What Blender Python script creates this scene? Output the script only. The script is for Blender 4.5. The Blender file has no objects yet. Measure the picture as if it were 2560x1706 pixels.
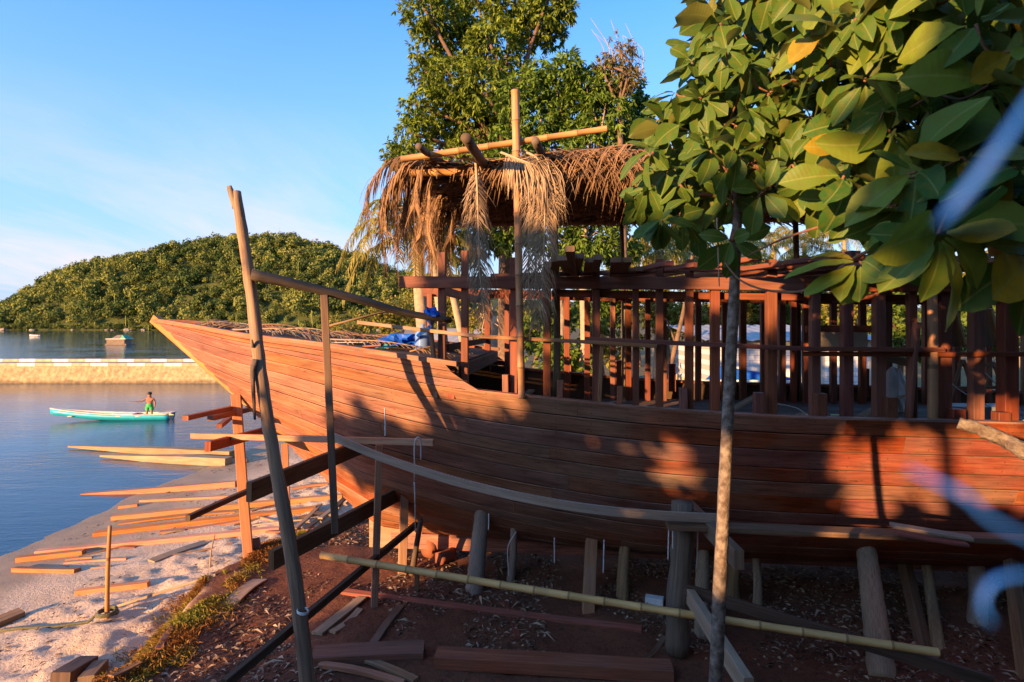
import bpy, math, random
import numpy as np
from mathutils import Vector, Matrix, Euler
RNG = np.random.default_rng(7); random.seed(7)
SC = bpy.context.scene; COL = SC.collection
R = math.radians
# ------------------------------------------------------------------ camera
FPX, HOR, CZ = 1450.0, 810.0, 5.0            # focal length and horizon row of a 2560x1706 picture, eye height above the water
cam = bpy.data.cameras.new('camera'); cam.sensor_width = 36; cam.lens = FPX / 2560 * 36
cam.shift_y = -(853 - HOR) / 2560; cam.clip_start = .05; cam.clip_end = 6000
camo = bpy.data.objects.new('camera', cam); COL.objects.link(camo)
cam.dof.use_dof = True; cam.dof.focus_distance = 9; cam.dof.aperture_fstop = 3.2
camo.location = (0, 0, CZ); camo.rotation_euler = (R(90), 0, 0); SC.camera = camo
# ------------------------------------------------------------------ light
SUN_EL, SUN_AZ = R(9), R(43)                  # azimuth: from straight behind the camera towards its left
sdir = Vector((-math.sin(SUN_AZ) * math.cos(SUN_EL), -math.cos(SUN_AZ) * math.cos(SUN_EL), math.sin(SUN_EL)))
sl = bpy.data.lights.new('sun', 'SUN'); sl.energy = 5.0; sl.angle = R(.55); sl.color = (1, .57, .26)
so = bpy.data.objects.new('sun', sl); COL.objects.link(so); so.rotation_euler = sdir.to_track_quat('Z', 'Y').to_euler()
so.location = (-20, -20, 30)
world = bpy.data.worlds.new('World'); SC.world = world; world.use_nodes = True
wt = world.node_tree; wn, wl = wt.nodes, wt.links; wn.clear()
def wnode(t, **k):
    n = wn.new(t)
    for a, b in k.items(): setattr(n, a, b)
    return n
sky = wnode('ShaderNodeTexSky', sky_type='NISHITA', sun_disc=False); sky.sun_elevation = R(24)
sky.sun_rotation = math.atan2(sdir.x, sdir.y); sky.air_density = 1.0; sky.dust_density = .3; sky.ozone_density = 3.0
hs = wnode('ShaderNodeHueSaturation'); hs.inputs['Saturation'].default_value = 1.25; hs.inputs['Value'].default_value = 1.3
wl.new(sky.outputs[0], hs.inputs['Color'])
tc = wnode('ShaderNodeTexCoord'); sep = wnode('ShaderNodeSeparateXYZ'); wl.new(tc.outputs['Generated'], sep.inputs[0])
def wmath(op, a, b=None, c=None):
    n = wnode('ShaderNodeMath', operation=op)
    for i, v in enumerate((a, b, c)):
        if v is None: continue
        if isinstance(v, (int, float)): n.inputs[i].default_value = v
        else: wl.new(v, n.inputs[i])
    return n.outputs[0]
# wispy cirrus on a flat cloud layer: direction / height
zc = wmath('MAXIMUM', sep.outputs['Z'], .02); zc = wmath('ADD', zc, .08)
cmb = wnode('ShaderNodeCombineXYZ'); wl.new(wmath('DIVIDE', sep.outputs['X'], zc), cmb.inputs[0]); wl.new(wmath('DIVIDE', sep.outputs['Y'], zc), cmb.inputs[1])
mp = wnode('ShaderNodeMapping'); mp.inputs['Rotation'].default_value = (0, 0, .5); mp.inputs['Scale'].default_value = (.5, .16, 1); mp.inputs['Location'].default_value = (3.9, 1.35, 0)
wl.new(cmb.outputs[0], mp.inputs[0])
ns = wnode('ShaderNodeTexNoise'); ns.inputs['Scale'].default_value = 1.3; ns.inputs['Detail'].default_value = 6; ns.inputs['Distortion'].default_value = 1.1; ns.inputs['Roughness'].default_value = .62
wl.new(mp.outputs[0], ns.inputs['Vector'])
rp = wnode('ShaderNodeValToRGB'); rp.color_ramp.elements[0].position = .36; rp.color_ramp.elements[1].position = .66; wl.new(ns.outputs[0], rp.inputs[0])
low = wnode('ShaderNodeMapRange'); low.inputs['From Min'].default_value = .34; low.inputs['From Max'].default_value = .08; wl.new(sep.outputs['Z'], low.inputs['Value'])
cf = wmath('MULTIPLY', wmath('MULTIPLY', rp.outputs[0], low.outputs[0]), .85)
# a pale band of evening haze hugging the horizon
hz = wnode('ShaderNodeMapRange'); hz.inputs['From Min'].default_value = .50; hz.inputs['From Max'].default_value = 0.0; wl.new(sep.outputs['Z'], hz.inputs['Value'])
hzf = wmath('MULTIPLY', hz.outputs[0], .92)
m0 = wnode('ShaderNodeMix', data_type='RGBA'); wl.new(hzf, m0.inputs[0]); tn = wnode('ShaderNodeMix', data_type='RGBA', blend_type='MULTIPLY'); tn.inputs[0].default_value = 1; wl.new(hs.outputs[0], tn.inputs[6]); tn.inputs[7].default_value = (1.0, .96, 1.0, 1); wl.new(tn.outputs[2], m0.inputs[6]); m0.inputs[7].default_value = (1.25, 1.85, 3.0, 1)
m1 = wnode('ShaderNodeMix', data_type='RGBA'); wl.new(cf, m1.inputs[0]); wl.new(m0.outputs[2], m1.inputs[6]); m1.inputs[7].default_value = (3.5, 3.1, 3.4, 1)
bg = wnode('ShaderNodeBackground'); bg.inputs['Strength'].default_value = .105; wl.new(m1.outputs[2], bg.inputs[0])
wo = wnode('ShaderNodeOutputWorld'); wl.new(bg.outputs[0], wo.inputs[0])
SC.view_settings.view_transform = 'Standard'; SC.view_settings.look = 'None'; SC.view_settings.exposure = 1.52; SC.view_settings.gamma = 1
SC.render.engine = 'CYCLES'; SC.cycles.use_denoising = True; SC.cycles.max_bounces = 6; SC.cycles.transparent_max_bounces = 8
SC.cycles.caustics_reflective = False; SC.cycles.caustics_refractive = False
# ------------------------------------------------------------------ helpers
def P(px, py, d):                            # the point seen at (px, py) at depth d
    return Vector(((px - 1280) / FPX * d, d, CZ + (HOR - py) / FPX * d))
WM = {}
def put(o, parent, M=None):
    M = M or Matrix.Identity(4)
    COL.objects.link(o); WM[o.name] = M
    if parent is not None:
        o.parent = parent; o.matrix_parent_inverse = WM[parent.name].inverted()
    o.matrix_basis = M
    return o
def tag(o, label, cat, group=None):
    o['label'] = label; o['category'] = cat
    if group: o['group'] = group
    return o
def kind(o, k): o['kind'] = k; return o
def thing(name, loc, label, cat, group=None):
    o = bpy.data.objects.new(name, None); o.empty_display_size = .2
    put(o, None, Matrix.Translation(Vector(loc)))
    return tag(o, label, cat, group)
def mesh(name, V, F, mat, uv=None, smooth=False):
    me = bpy.data.meshes.new(name); me.from_pydata([tuple(v) for v in V], [], F)
    if uv is not None:
        l = me.uv_layers.new(name='UVMap')
        l.data.foreach_set('uv', np.asarray(uv, dtype=np.float32).ravel())
    if mat is not None: me.materials.append(mat)
    if smooth: me.polygons.foreach_set('use_smooth', [True] * len(me.polygons))
    me.update(); return me
def obj(name, V, F, mat, parent=None, uv=None, smooth=False, M=None):
    return put(bpy.data.objects.new(name, mesh(name, V, F, mat, uv, smooth)), parent, M)
def nmesh(name, V, Q, mat, smooth=False, attrs=None, uv=None):
    """big mesh from numpy: V (n,3), Q (m,k) index array; attrs {name:(n,4)} as point colours"""
    V = np.asarray(V, np.float32); Q = np.asarray(Q, np.int32); k = Q.shape[1]
    me = bpy.data.meshes.new(name); me.vertices.add(len(V)); me.vertices.foreach_set('co', V.ravel())
    me.loops.add(Q.size); me.loops.foreach_set('vertex_index', Q.ravel())
    me.polygons.add(len(Q)); me.polygons.foreach_set('loop_start', np.arange(0, Q.size, k, dtype=np.int32))
    try: me.polygons.foreach_set('loop_total', np.full(len(Q), k, np.int32))
    except Exception: pass
    if smooth: me.polygons.foreach_set('use_smooth', np.ones(len(Q), bool))
    for a, c in (attrs or {}).items():
        at = me.attributes.new(a, 'FLOAT_COLOR', 'POINT'); at.data.foreach_set('color', np.asarray(c, np.float32).ravel())
    if uv is not None:
        l = me.uv_layers.new(name='UVMap'); l.data.foreach_set('uv', np.asarray(uv, np.float32)[Q.ravel()].ravel())
    if mat is not None: me.materials.append(mat)
    me.update(calc_edges=True); me.validate(); return me
def frame_mat(p0, p1, up=None, roll=0.0):    # matrix at p0 whose local x runs to p1
    x = (Vector(p1) - Vector(p0)).normalized(); up = Vector(up or (0, 0, 1))
    if abs(x.dot(up)) > .97: up = Vector((0, -1, 0))
    y = up.cross(x).normalized(); z = x.cross(y)
    M = Matrix((x, y, z)).transposed().to_4x4(); M.translation = Vector(p0)
    return M @ Matrix.Rotation(roll, 4, 'X')
def beam(name, p0, p1, w, h, mat, parent=None, up=None, roll=0.0, cham=.006, warp=.006, seg=4, cut=0.0):
    """a sawn timber: chamfered section, slightly warped, local x along the grain; w across, h high"""
    p0, p1 = Vector(p0), Vector(p1); L = (p1 - p0).length; M = frame_mat(p0, p1, up, roll)
    c = min(cham, w * .2, h * .2)
    prof = [(-w/2, -h/2+c), (-w/2+c, -h/2), (w/2-c, -h/2), (w/2, -h/2+c), (w/2, h/2-c), (w/2-c, h/2), (-w/2+c, h/2), (-w/2, h/2-c)]
    per = [0]
    for i in range(8): per.append(per[-1] + math.dist(prof[i], prof[(i+1) % 8]))
    V, F, U = [], [], []; off = random.random() * 7
    a, b = random.uniform(-warp, warp), random.uniform(-warp, warp)
    for s in range(seg + 1):
        t = s / seg; k = math.sin(t * math.pi)
        sc = 1 + random.uniform(-.012, .012)
        for (y, z) in prof:
            e = cut * (z / h) if s in (0, seg) else 0
            V.append((t * L + (e if s else -e), y * sc + a * k, z * sc + b * k))
    for s in range(seg):
        for i in range(8):
            j = (i + 1) % 8; F.append((s*8+i, s*8+j, s*8+8+j, s*8+8+i))
            u0, u1 = s / seg * L, (s + 1) / seg * L
            U += [(u0, per[i]+off), (u0, per[i+1]+off), (u1, per[i+1]+off), (u1, per[i]+off)]
    F.append(tuple(range(7, -1, -1))); U += [(off*3 + prof[i][1]*.3, prof[i][0]) for i in range(7, -1, -1)]
    F.append(tuple(seg*8 + i for i in range(8))); U += [(off*3 + prof[i][1]*.3, prof[i][0]) for i in range(8)]
    return obj(name, V, F, mat, parent, U, False, M)
def tube_arrays(pts, rad, n=10, wob=0.0, caps=True):
    pts = [Vector(p) for p in pts]; V, F, U = [], [], []; off = random.random() * 5
    prev = None; acc = 0
    for i, p in enumerate(pts):
        d = (pts[min(i+1, len(pts)-1)] - pts[max(i-1, 0)]).normalized()
        if prev is None:
            a = Vector((0, 0, 1)) if abs(d.z) < .9 else Vector((1, 0, 0)); prev = d.cross(a).normalized()
        x = (prev - d * prev.dot(d)).normalized(); y = d.cross(x); prev = x
        r = rad[i] if hasattr(rad, '__len__') else rad
        for k in range(n):
            an = 2 * math.pi * k / n; rr = r * (1 + wob * random.uniform(-1, 1))
            V.append(p + x * (math.cos(an) * rr) + y * (math.sin(an) * rr))
        if i:
            l = (pts[i] - pts[i-1]).length
            for k in range(n):
                j = (k + 1) % n; F.append(((i-1)*n+k, (i-1)*n+j, i*n+j, i*n+k))
                U += [(acc, off+k/n*6.28*r), (acc, off+(k+1)/n*6.28*r), (acc+l, off+(k+1)/n*6.28*r), (acc+l, off+k/n*6.28*r)]
            acc += l
    if caps:
        F.append(tuple(range(n-1, -1, -1))); U += [(off+.02*k, off) for k in range(n)]
        m = (len(pts)-1)*n; F.append(tuple(m+k for k in range(n))); U += [(off+.02*k, off) for k in range(n)]
    return V, F, U
def tube(name, pts, rad, mat, parent=None, n=10, wob=0.0, smooth=True):
    V, F, U = tube_arrays(pts, rad, n, wob); c = Vector(pts[0])
    return obj(name, [v - c for v in V], F, mat, parent, U, smooth, Matrix.Translation(c))
def curve_pts(ctrl, n=24):                    # Catmull-Rom through control points
    c = [Vector(p) for p in ctrl]; c = [c[0]*2 - c[1]] + c + [c[-1]*2 - c[-2]]; out = []
    m = len(c) - 3
    for i in range(m):
        k = max(2, n // m)
        for s in range(k + (i == m - 1)):
            t = s / k; a, b, d, e = c[i:i+4]
            out.append(.5 * ((2*b) + (d-a)*t + (2*a-5*b+4*d-e)*t*t + (3*b-a-3*d+e)*t**3))
    return out
def log(name, ctrl, r0, r1, mat, parent=None, n=12, wob=.07, seg=16):
    pts = curve_pts(ctrl, seg); m = len(pts)
    return tube(name, pts, [r0 + (r1-r0)*i/(m-1) for i in range(m)], mat, parent, n, wob)
def bamboo(name, p0, p1, r, mat, parent=None, sag=0.0, node=.38):
    p0, p1 = Vector(p0), Vector(p1); L = (p1-p0).length; k = max(2, int(L / node)); pts, rad = [], []
    for i in range(k):
        for f, q in ((0, 1.0), (.03, 1.13), (.06, .97), (.5, .95), (.94, .97), (.97, 1.08)):
            t = (i + f) / k; pts.append(p0.lerp(p1, t) - Vector((0, 0, sag * math.sin(t*math.pi)))); rad.append(r * q * (1 + .12*(.5-t)))
    pts.append(p1); rad.append(r * .95)
    V, F, U = tube_arrays(pts, rad, 12, 0); U = [(u*k/L, v) for u, v in U]
    return obj(name, [v - p0 for v in V], F, mat, parent, U, True, Matrix.Translation(p0))
# ---- value noise
_G = RNG.random((256, 256)).astype(np.float32)
def vn(x, y):
    x = np.asarray(x, float); y = np.asarray(y, float); xi = np.floor(x).astype(int); yi = np.floor(y).astype(int); fx, fy = x-xi, y-yi
    fx = fx*fx*(3-2*fx); fy = fy*fy*(3-2*fy); g = lambda a, b: _G[a % 256, b % 256]
    return (g(xi, yi)*(1-fx)+g(xi+1, yi)*fx)*(1-fy) + (g(xi, yi+1)*(1-fx)+g(xi+1, yi+1)*fx)*fy
def fbm(x, y, o=4):
    s, a, t = 0, 1, 0
    for i in range(o): s = s + a*vn(x*2**i+17*i, y*2**i+31*i); t += a; a *= .5
    return s/t
def sstep(a, b, x): t = np.clip((x-a)/(b-a), 0, 1); return t*t*(3-2*t)
# ------------------------------------------------------------------ materials
def newmat(name):
    m = bpy.data.materials.new(name); m.use_nodes = True; t = m.node_tree
    return m, t, t.nodes['Principled BSDF']
class NT:
    def __init__(s, t): s.t = t
    def n(s, ty, ins=None, **k):
        nd = s.t.nodes.new(ty)
        for a, b in k.items(): setattr(nd, a, b)
        for a, b in (ins or {}).items():
            if isinstance(b, bpy.types.NodeSocket): s.t.links.new(b, nd.inputs[a])
            else: nd.inputs[a].default_value = b
        return nd
    def m(s, op, a, b=None, c=None):
        d = {0: a}
        if b is not None: d[1] = b
        if c is not None: d[2] = c
        return s.n('ShaderNodeMath', d, operation=op).outputs[0]
    def mix(s, f, a, b, mode='MIX'):
        nd = s.n('ShaderNodeMix', data_type='RGBA', blend_type=mode)
        for i, v in ((0, f), (6, a), (7, b)):
            if isinstance(v, bpy.types.NodeSocket): s.t.links.new(v, nd.inputs[i])
            else: nd.inputs[i].default_value = v if i == 0 else (*v[:3], 1)
        return nd.outputs[2]
    def ramp(s, f, stops):
        nd = s.n('ShaderNodeValToRGB', {0: f}); e = nd.color_ramp.elements
        while len(e) < len(stops): e.new(.5)
        for q, (p, c) in zip(e, stops): q.position = p; q.color = (*c, 1) if hasattr(c, '__len__') else (c, c, c, 1)
        return nd.outputs[0]
    def link(s, a, b): s.t.links.new(a, b)
def wood(name,  c1, c2, grey=(.2, .16, .13), gamt=.35, rough=.75, gscale=1.0, dark=.35, var=.35, nails=0, bump=.35, along=None, rings=0):
    m, t, b = newmat(name); N = NT(t)
    oi = N.n('ShaderNodeObjectInfo').outputs['Random']
    uv = N.n('ShaderNodeUVMap', uv_map='UVMap').outputs[0]
    sh = N.n('ShaderNodeCombineXYZ', {0: N.m('MULTIPLY', oi, 37.0), 1: N.m('MULTIPLY', oi, 91.0)}).outputs[0]
    p = N.n('ShaderNodeVectorMath', {0: uv, 1: sh}, operation='ADD').outputs[0]
    g1 = N.n('ShaderNodeMapping', {0: p, 3: (1.1*gscale, 26*gscale, 1)}).outputs[0]
    fine = N.n('ShaderNodeTexNoise', {'Vector': g1, 'Scale': 1.6, 'Detail': 5, 'Roughness': .65, 'Distortion': .4}).outputs[0]
    g2 = N.n('ShaderNodeMapping', {0: p, 3: (.5*gscale, 5*gscale, 1)}).outputs[0]
    mid = N.n('ShaderNodeTexNoise', {'Vector': g2, 'Scale': 1.4, 'Detail': 4, 'Distortion': 1.2}).outputs[0]
    big = N.n('ShaderNodeTexNoise', {'Vector': p, 'Scale': 1.1, 'Detail': 3}).outputs[0]
    base = N.mix(N.ramp(mid, [(.35, 0.0), (.68, 1.0)]), c1, c2)
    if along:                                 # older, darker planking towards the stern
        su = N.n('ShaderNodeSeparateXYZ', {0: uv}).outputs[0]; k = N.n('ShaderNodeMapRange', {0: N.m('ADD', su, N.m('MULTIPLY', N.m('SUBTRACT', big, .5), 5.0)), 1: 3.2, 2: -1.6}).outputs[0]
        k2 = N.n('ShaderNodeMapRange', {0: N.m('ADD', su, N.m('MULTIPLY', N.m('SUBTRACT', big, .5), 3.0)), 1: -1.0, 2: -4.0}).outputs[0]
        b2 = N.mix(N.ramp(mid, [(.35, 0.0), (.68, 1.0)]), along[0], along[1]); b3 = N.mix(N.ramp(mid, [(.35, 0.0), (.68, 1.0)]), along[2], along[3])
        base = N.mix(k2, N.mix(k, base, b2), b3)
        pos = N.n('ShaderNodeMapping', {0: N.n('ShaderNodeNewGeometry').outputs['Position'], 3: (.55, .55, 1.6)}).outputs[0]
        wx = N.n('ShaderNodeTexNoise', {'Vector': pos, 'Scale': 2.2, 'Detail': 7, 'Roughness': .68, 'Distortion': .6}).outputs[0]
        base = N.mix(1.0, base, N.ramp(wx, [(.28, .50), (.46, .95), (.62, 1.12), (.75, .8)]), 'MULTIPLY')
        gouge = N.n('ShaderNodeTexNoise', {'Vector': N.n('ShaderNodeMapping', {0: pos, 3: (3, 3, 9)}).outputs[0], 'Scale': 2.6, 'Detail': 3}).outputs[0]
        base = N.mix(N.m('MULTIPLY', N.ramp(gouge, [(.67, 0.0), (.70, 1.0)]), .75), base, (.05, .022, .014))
    base = N.mix(N.m('MULTIPLY', N.ramp(big, [(.42, 0.0), (.7, 1.0)]), gamt), base, grey)
    fl = N.ramp(fine, [(.3, 1 - dark), (.55, 1.0), (.75, 1.08)])
    base = N.mix(1.0, base, fl, 'MULTIPLY')
    stain = N.ramp(N.n('ShaderNodeTexNoise', {'Vector': g2, 'Scale': 3.1, 'Detail': 6, 'Roughness': .7}).outputs[0], [(.60, 0.0), (.72, .75)])
    base = N.mix(N.m('MULTIPLY', stain, dark * 1.6), base, tuple(x * .18 for x in c1))
    v = N.n('ShaderNodeHueSaturation', {'Hue': N.m('ADD', .492, N.m('MULTIPLY', oi, .016)), 'Saturation': N.m('ADD', .85, N.m('MULTIPLY', N.m('FRACT', N.m('MULTIPLY', oi, 7.3)), .25)),
             'Value': N.m('ADD', 1 - var/2, N.m('MULTIPLY', N.m('FRACT', N.m('MULTIPLY', oi, 13.7)), var)), 'Color': base}).outputs[0]
    if rings:                                 # bamboo joints
        ru = N.m('FRACT', N.m('ADD', N.n('ShaderNodeSeparateXYZ', {0: uv}).outputs[0], .02)); v = N.mix(N.m('MULTIPLY', N.m('LESS_THAN', ru, .055), .62), v, (.09, .05, .025))
    if nails:                                 # plugged fastenings, two to a frame
        sx = N.n('ShaderNodeSeparateXYZ', {0: uv}); fx = N.m('SUBTRACT', N.m('FRACT', N.m('DIVIDE', sx.outputs[0], .47)), .5)
        fy = N.m('SUBTRACT', N.m('FRACT', N.m('DIVIDE', sx.outputs[1], .105)), .5)
        d = N.m('SQRT', N.m('ADD', N.m('POWER', N.m('MULTIPLY', fx, .47), 2.0), N.m('POWER', N.m('MULTIPLY', fy, .105), 2.0)))
        k = N.m('LESS_THAN', d, .0105)
        v = N.mix(N.m('MULTIPLY', k, .5), v, (.05, .025, .015))
    N.link(v, b.inputs['Base Color']); b.inputs['Roughness'].default_value = rough
    b.inputs['Specular IOR Level'].default_value = .25
    bp = N.n('ShaderNodeBump', {'Strength': bump, 'Distance': .006, 'Height': fine}).outputs[0]; N.link(bp, b.inputs['Normal'])
    return m
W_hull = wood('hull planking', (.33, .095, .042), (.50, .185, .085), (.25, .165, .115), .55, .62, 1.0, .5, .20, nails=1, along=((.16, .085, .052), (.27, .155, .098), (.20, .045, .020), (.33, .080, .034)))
W_cabin = wood('dark red cabin timber', (.15, .042, .022), (.25, .076, .038), (.11, .065, .05), .2, .55, 1.0, .3, .3)
W_orange = wood('fresh sawn orange timber', (.38, .14, .052), (.52, .215, .085), (.36, .22, .14), .55, .75, 1.0, .3, .3)
W_scaf = wood('weathered brown scaffold board', (.15, .078, .038), (.24, .128, .062), (.19, .145, .10), .5, .85, 1.0, .4, .35)
W_post = wood('sawn scaffold post', (.30, .15, .065), (.42, .22, .10), (.24, .2, .16), .4, .8, 1.0, .35, .3)
W_grey = wood('grey weathered board', (.30, .20, .115), (.42, .29, .175), (.34, .27, .20), .55, .9, 1.0, .35, .25)
W_dark = wood('old dark timber', (.075, .042, .024), (.13, .072, .04), (.14, .10, .07), .4, .85, 1.0, .4, .4)
W_deck = wood('deck boards', (.085, .048, .03), (.14, .08, .05), (.15, .13, .11), .5, .85, 1.0, .4, .3)
W_redbeam = wood('red ground beam', (.22, .065, .032), (.33, .11, .055), (.17, .10, .07), .4, .8, 1.0, .4, .3)
W_log = wood('bare grey pole', (.27, .165, .085), (.40, .26, .14), (.20, .15, .105), .6, .9, .7, .55, .2, bump=.8)
W_driftlog = wood('dark weathered log', (.11, .076, .050), (.21, .15, .10), (.11, .088, .068), .5, .9, .7, .5, .2, bump=.8)
W_bam = wood('orange bamboo', (.44, .19, .065), (.52, .26, .095), (.36, .22, .12), .3, .5, .5, .2, .15, bump=.1, rings=1)
W_bamg = wood('pale bamboo', (.60, .35, .13), (.70, .43, .18), (.50, .31, .15), .3, .5, .5, .2, .1, bump=.1, rings=1)
W_coco = wood('coconut trunk prop', (.28, .195, .125), (.40, .29, .19), (.31, .25, .19), .5, .95, 2.0, .4, .2, bump=.9)
W_timber = wood('pale yellow log timber', (.25, .165, .085), (.37, .255, .135), (.42, .33, .2), .35, .7, 1, .25, .2)
def flat(name, c, rough=.7, var=.0, noise=.0, scale=6.0, spec=.4, c2=None, bump=0.0, bscale=30.0, coord='Object'):
    m, t, b = newmat(name); N = NT(t); b.inputs['Roughness'].default_value = rough; b.inputs['Specular IOR Level'].default_value = spec
    co = N.n('ShaderNodeTexCoord').outputs[coord]
    nz = N.n('ShaderNodeTexNoise', {'Vector': co, 'Scale': scale, 'Detail': 5, 'Roughness': .6}).outputs[0]
    c2 = c2 or tuple(x * (1 - noise) for x in c)
    v = N.mix(N.ramp(nz, [(.38, 0.0), (.66, 1.0)]), c, c2)
    if var:
        oi = N.n('ShaderNodeObjectInfo').outputs['Random']
        v = N.n('ShaderNodeHueSaturation', {'Hue': .5, 'Value': N.m('ADD', 1-var/2, N.m('MULTIPLY', oi, var)), 'Color': v}).outputs[0]
    N.link(v, b.inputs['Base Color'])
    if bump:
        h = N.n('ShaderNodeTexNoise', {'Vector': co, 'Scale': bscale, 'Detail': 4}).outputs[0]
        N.link(N.n('ShaderNodeBump', {'Strength': bump, 'Distance': .02, 'Height': h}).outputs[0], b.inputs['Normal'])
    return m
def leafmat(name, c_lo, c_hi, c_back=None, rough=.5, trans=.3, attr='tint', veins=0):
    """leaf faces: colour from a per-leaf random attribute, some light passing through"""
    m, t, b = newmat(name); N = NT(t)
    if attr: a = N.n('ShaderNodeAttribute', attribute_name=attr).outputs['Fac']
    else: a = N.n('ShaderNodeObjectInfo').outputs['Random']
    c = N.mix(a, c_lo, c_hi)
    nrm = None
    if veins:
        uv = N.n('ShaderNodeUVMap', uv_map='UVMap').outputs[0]; s = N.n('ShaderNodeSeparateXYZ', {0: uv}); y = N.m('ABSOLUTE', s.outputs[1])
        w = N.m('SINE', N.m('MULTIPLY', N.m('SUBTRACT', s.outputs[0], N.m('MULTIPLY', y, .45)), 84.0))
        rib = N.m('GREATER_THAN', w, .88); midr = N.m('LESS_THAN', y, .016)
        k = N.m('MAXIMUM', N.m('MULTIPLY', rib, .03), N.m('MULTIPLY', midr, .5))
        c = N.mix(k, c, (.30, .32, .08))
        bl = N.n('ShaderNodeTexNoise', {'Vector': uv, 'Scale': 5, 'Detail': 4}).outputs[0]
        c = N.mix(N.m('MULTIPLY', N.ramp(bl, [(.45, 0.0), (.72, 1.0)]), .55), c, (.17, .15, .02))
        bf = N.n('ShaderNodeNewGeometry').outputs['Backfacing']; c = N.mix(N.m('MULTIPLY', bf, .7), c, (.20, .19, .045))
        nrm = N.n('ShaderNodeBump', {'Strength': .06, 'Distance': .006, 'Height': w}).outputs[0]; N.link(nrm, b.inputs['Normal'])
    N.link(c, b.inputs['Base Color']); b.inputs['Roughness'].default_value = rough; b.inputs['Specular IOR Level'].default_value = .22 if veins else .12
    tr = N.n('ShaderNodeBsdfTranslucent', {'Color': c}); mx = N.n('ShaderNodeMixShader', {0: trans, 1: b.outputs[0], 2: tr.outputs[0]})
    N.link(mx.outputs[0], t.nodes['Material Output'].inputs[0])
    return m
L_mango = leafmat('glossy mango leaves', (.040, .080, .012), (.27, .34, .045), trans=.25)
L_mango2 = leafmat('dark mango leaves', (.034, .080, .013), (.21, .31, .042), trans=.22)
L_olive = leafmat('dry olive leaves', (.10, .095, .035), (.26, .21, .07), trans=.25)
L_hill = leafmat('forest crowns', (.042, .076, .018), (.28, .29, .062), trans=.15, rough=.8)
L_bush = leafmat('sunlit shrub leaves', (.08, .10, .016), (.36, .31, .055), trans=.3)
L_bushg = leafmat('green shrub leaves', (.035, .075, .013), (.19, .27, .04), trans=.3)
L_palm = leafmat('living palm leaflets', (.08, .10, .018), (.38, .31, .06), trans=.3)
L_dry = leafmat('dry palm leaflets', (.11, .060, .032), (.42, .25, .125), trans=.15, rough=.8)
L_drygrey = leafmat('grey dry palm leaflets', (.22, .145, .085), (.50, .36, .22), trans=.1, rough=.85)
L_grass = leafmat('shore grass', (.24, .10, .025), (.24, .24, .035), trans=.2)
L_big = leafmat('large glossy leaf', (.044, .125, .020), (.23, .29, .030), rough=.5, trans=.34, attr=None, veins=1)
L_bigy = leafmat('yellowing large leaf', (.30, .22, .018), (.44, .29, .022), rough=.42, trans=.30, attr=None, veins=1)
L_bigi = leafmat('shade coloured inner large leaf', (.012, .035, .010), (.04, .075, .014), rough=.4, trans=.2)  # the shade within the crown is put into this darker leaf colour
M_bark = flat('bark', (.20, .125, .075), .9, 0, 0, 7, .2, (.11, .07, .045), .6, 25)
M_palmbark = flat('pale palm bark', (.42, .30, .19), .9, 0, 0, 5, .2, (.27, .20, .14), .5, 18)
M_lichen = flat('mottled bark', (.10, .07, .05), .9, 0, 0, 20, .2, (.26, .21, .16), .7, 40)
M_twig = flat('reddish twig', (.24, .11, .055), .8, 0, .4, 20)
M_rope = flat('white cord', (.62, .60, .55), .9, 0, .2, 60)
M_tarp = flat('blue tarpaulin', (.008, .075, .40), .38, 0, 0, 5, .5, (.012, .12, .55), .3, 12)
M_sand_dummy = None
print('helpers ok')
# ------------------------------------------------------------------ the setting: ground, water, hill
def shore_x(y):
    y = np.asarray(y, float)
    x = np.interp(y, [-60, 5, 24, 34, 49, 60, 120, 250, 460, 700, 6000], [-11.2, -11.4, -10.4, -9.5, -9, -10, -24, -52, -98, -150, -1300])
    return x + .5*(fbm(y*.35, y*0+3.3)-.5) * np.clip(y, 1, 8)/4
def scarp_x(y):
    y = np.asarray(y, float)
    x = np.interp(y, [-60, 4, 7, 9.5, 11, 12.5, 15, 24, 40, 60], [-7.6, -6.0, -4.45, -4.9, -4.3, -3.2, -3.0, -4.5, -6, -9])
    return x + .5*(fbm(y*.9, y*0+9.1)-.5)
def gz(x, y):
    x = np.asarray(x, float); y = np.asarray(y, float); sx, wx = scarp_x(y), shore_x(y); wx = np.minimum(wx, sx-.6)
    plate = .90 + .10*(fbm(x*.5, y*.5)-.5) + .07*(fbm(x*3, y*3, 3)-.5)
    f = np.clip((x-wx)/(sx-wx), -40, 1)
    lump = .13*(fbm(x*2.2, y*2.2, 3)-.5) + .15*(fbm(x*4.2+4, y*4.2, 2)-.5)
    sand = np.where(f > 0, .52*np.maximum(f, 0)**1.15 + lump*sstep(.35, .8, f) + .012*(fbm(x*2, y*2)-.5), np.maximum(.09*(x-wx), -2.5))
    k = sstep(sx-.42, sx+.05, x)
    z = sand*(1-k) + plate*k + .07*k*(1-k)*4*(fbm(x*4, y*4, 2))
    far = sstep(55, 140, y)*sstep(0, 12, x-wx); z = z + far*2.2*fbm(x*.03, y*.03)
    # the bank the photographer stands on
    bank = sstep(4.6, .2, y)*sstep(-7.4, -5.2, x) * 2.5; z = z + bank
    return z
def ncoords(dense, lo, hi, step, g=1.16):
    c = list(np.arange(dense[0], dense[1]+1e-6, step)); s = step; v = c[-1]
    while v < hi: s *= g; v += s; c.append(v)
    s = step; v = c[0]; L = []
    while v > lo: s *= g; v -= s; L.append(v)
    return np.array(L[::-1] + c)
gx = ncoords((-12.5, 11), -3500, 3500, .07); gy = ncoords((5.5, 21), -600, 5000, .07)
GXX, GYY = np.meshgrid(gx, gy); ZZ = gz(GXX, GYY)
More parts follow.
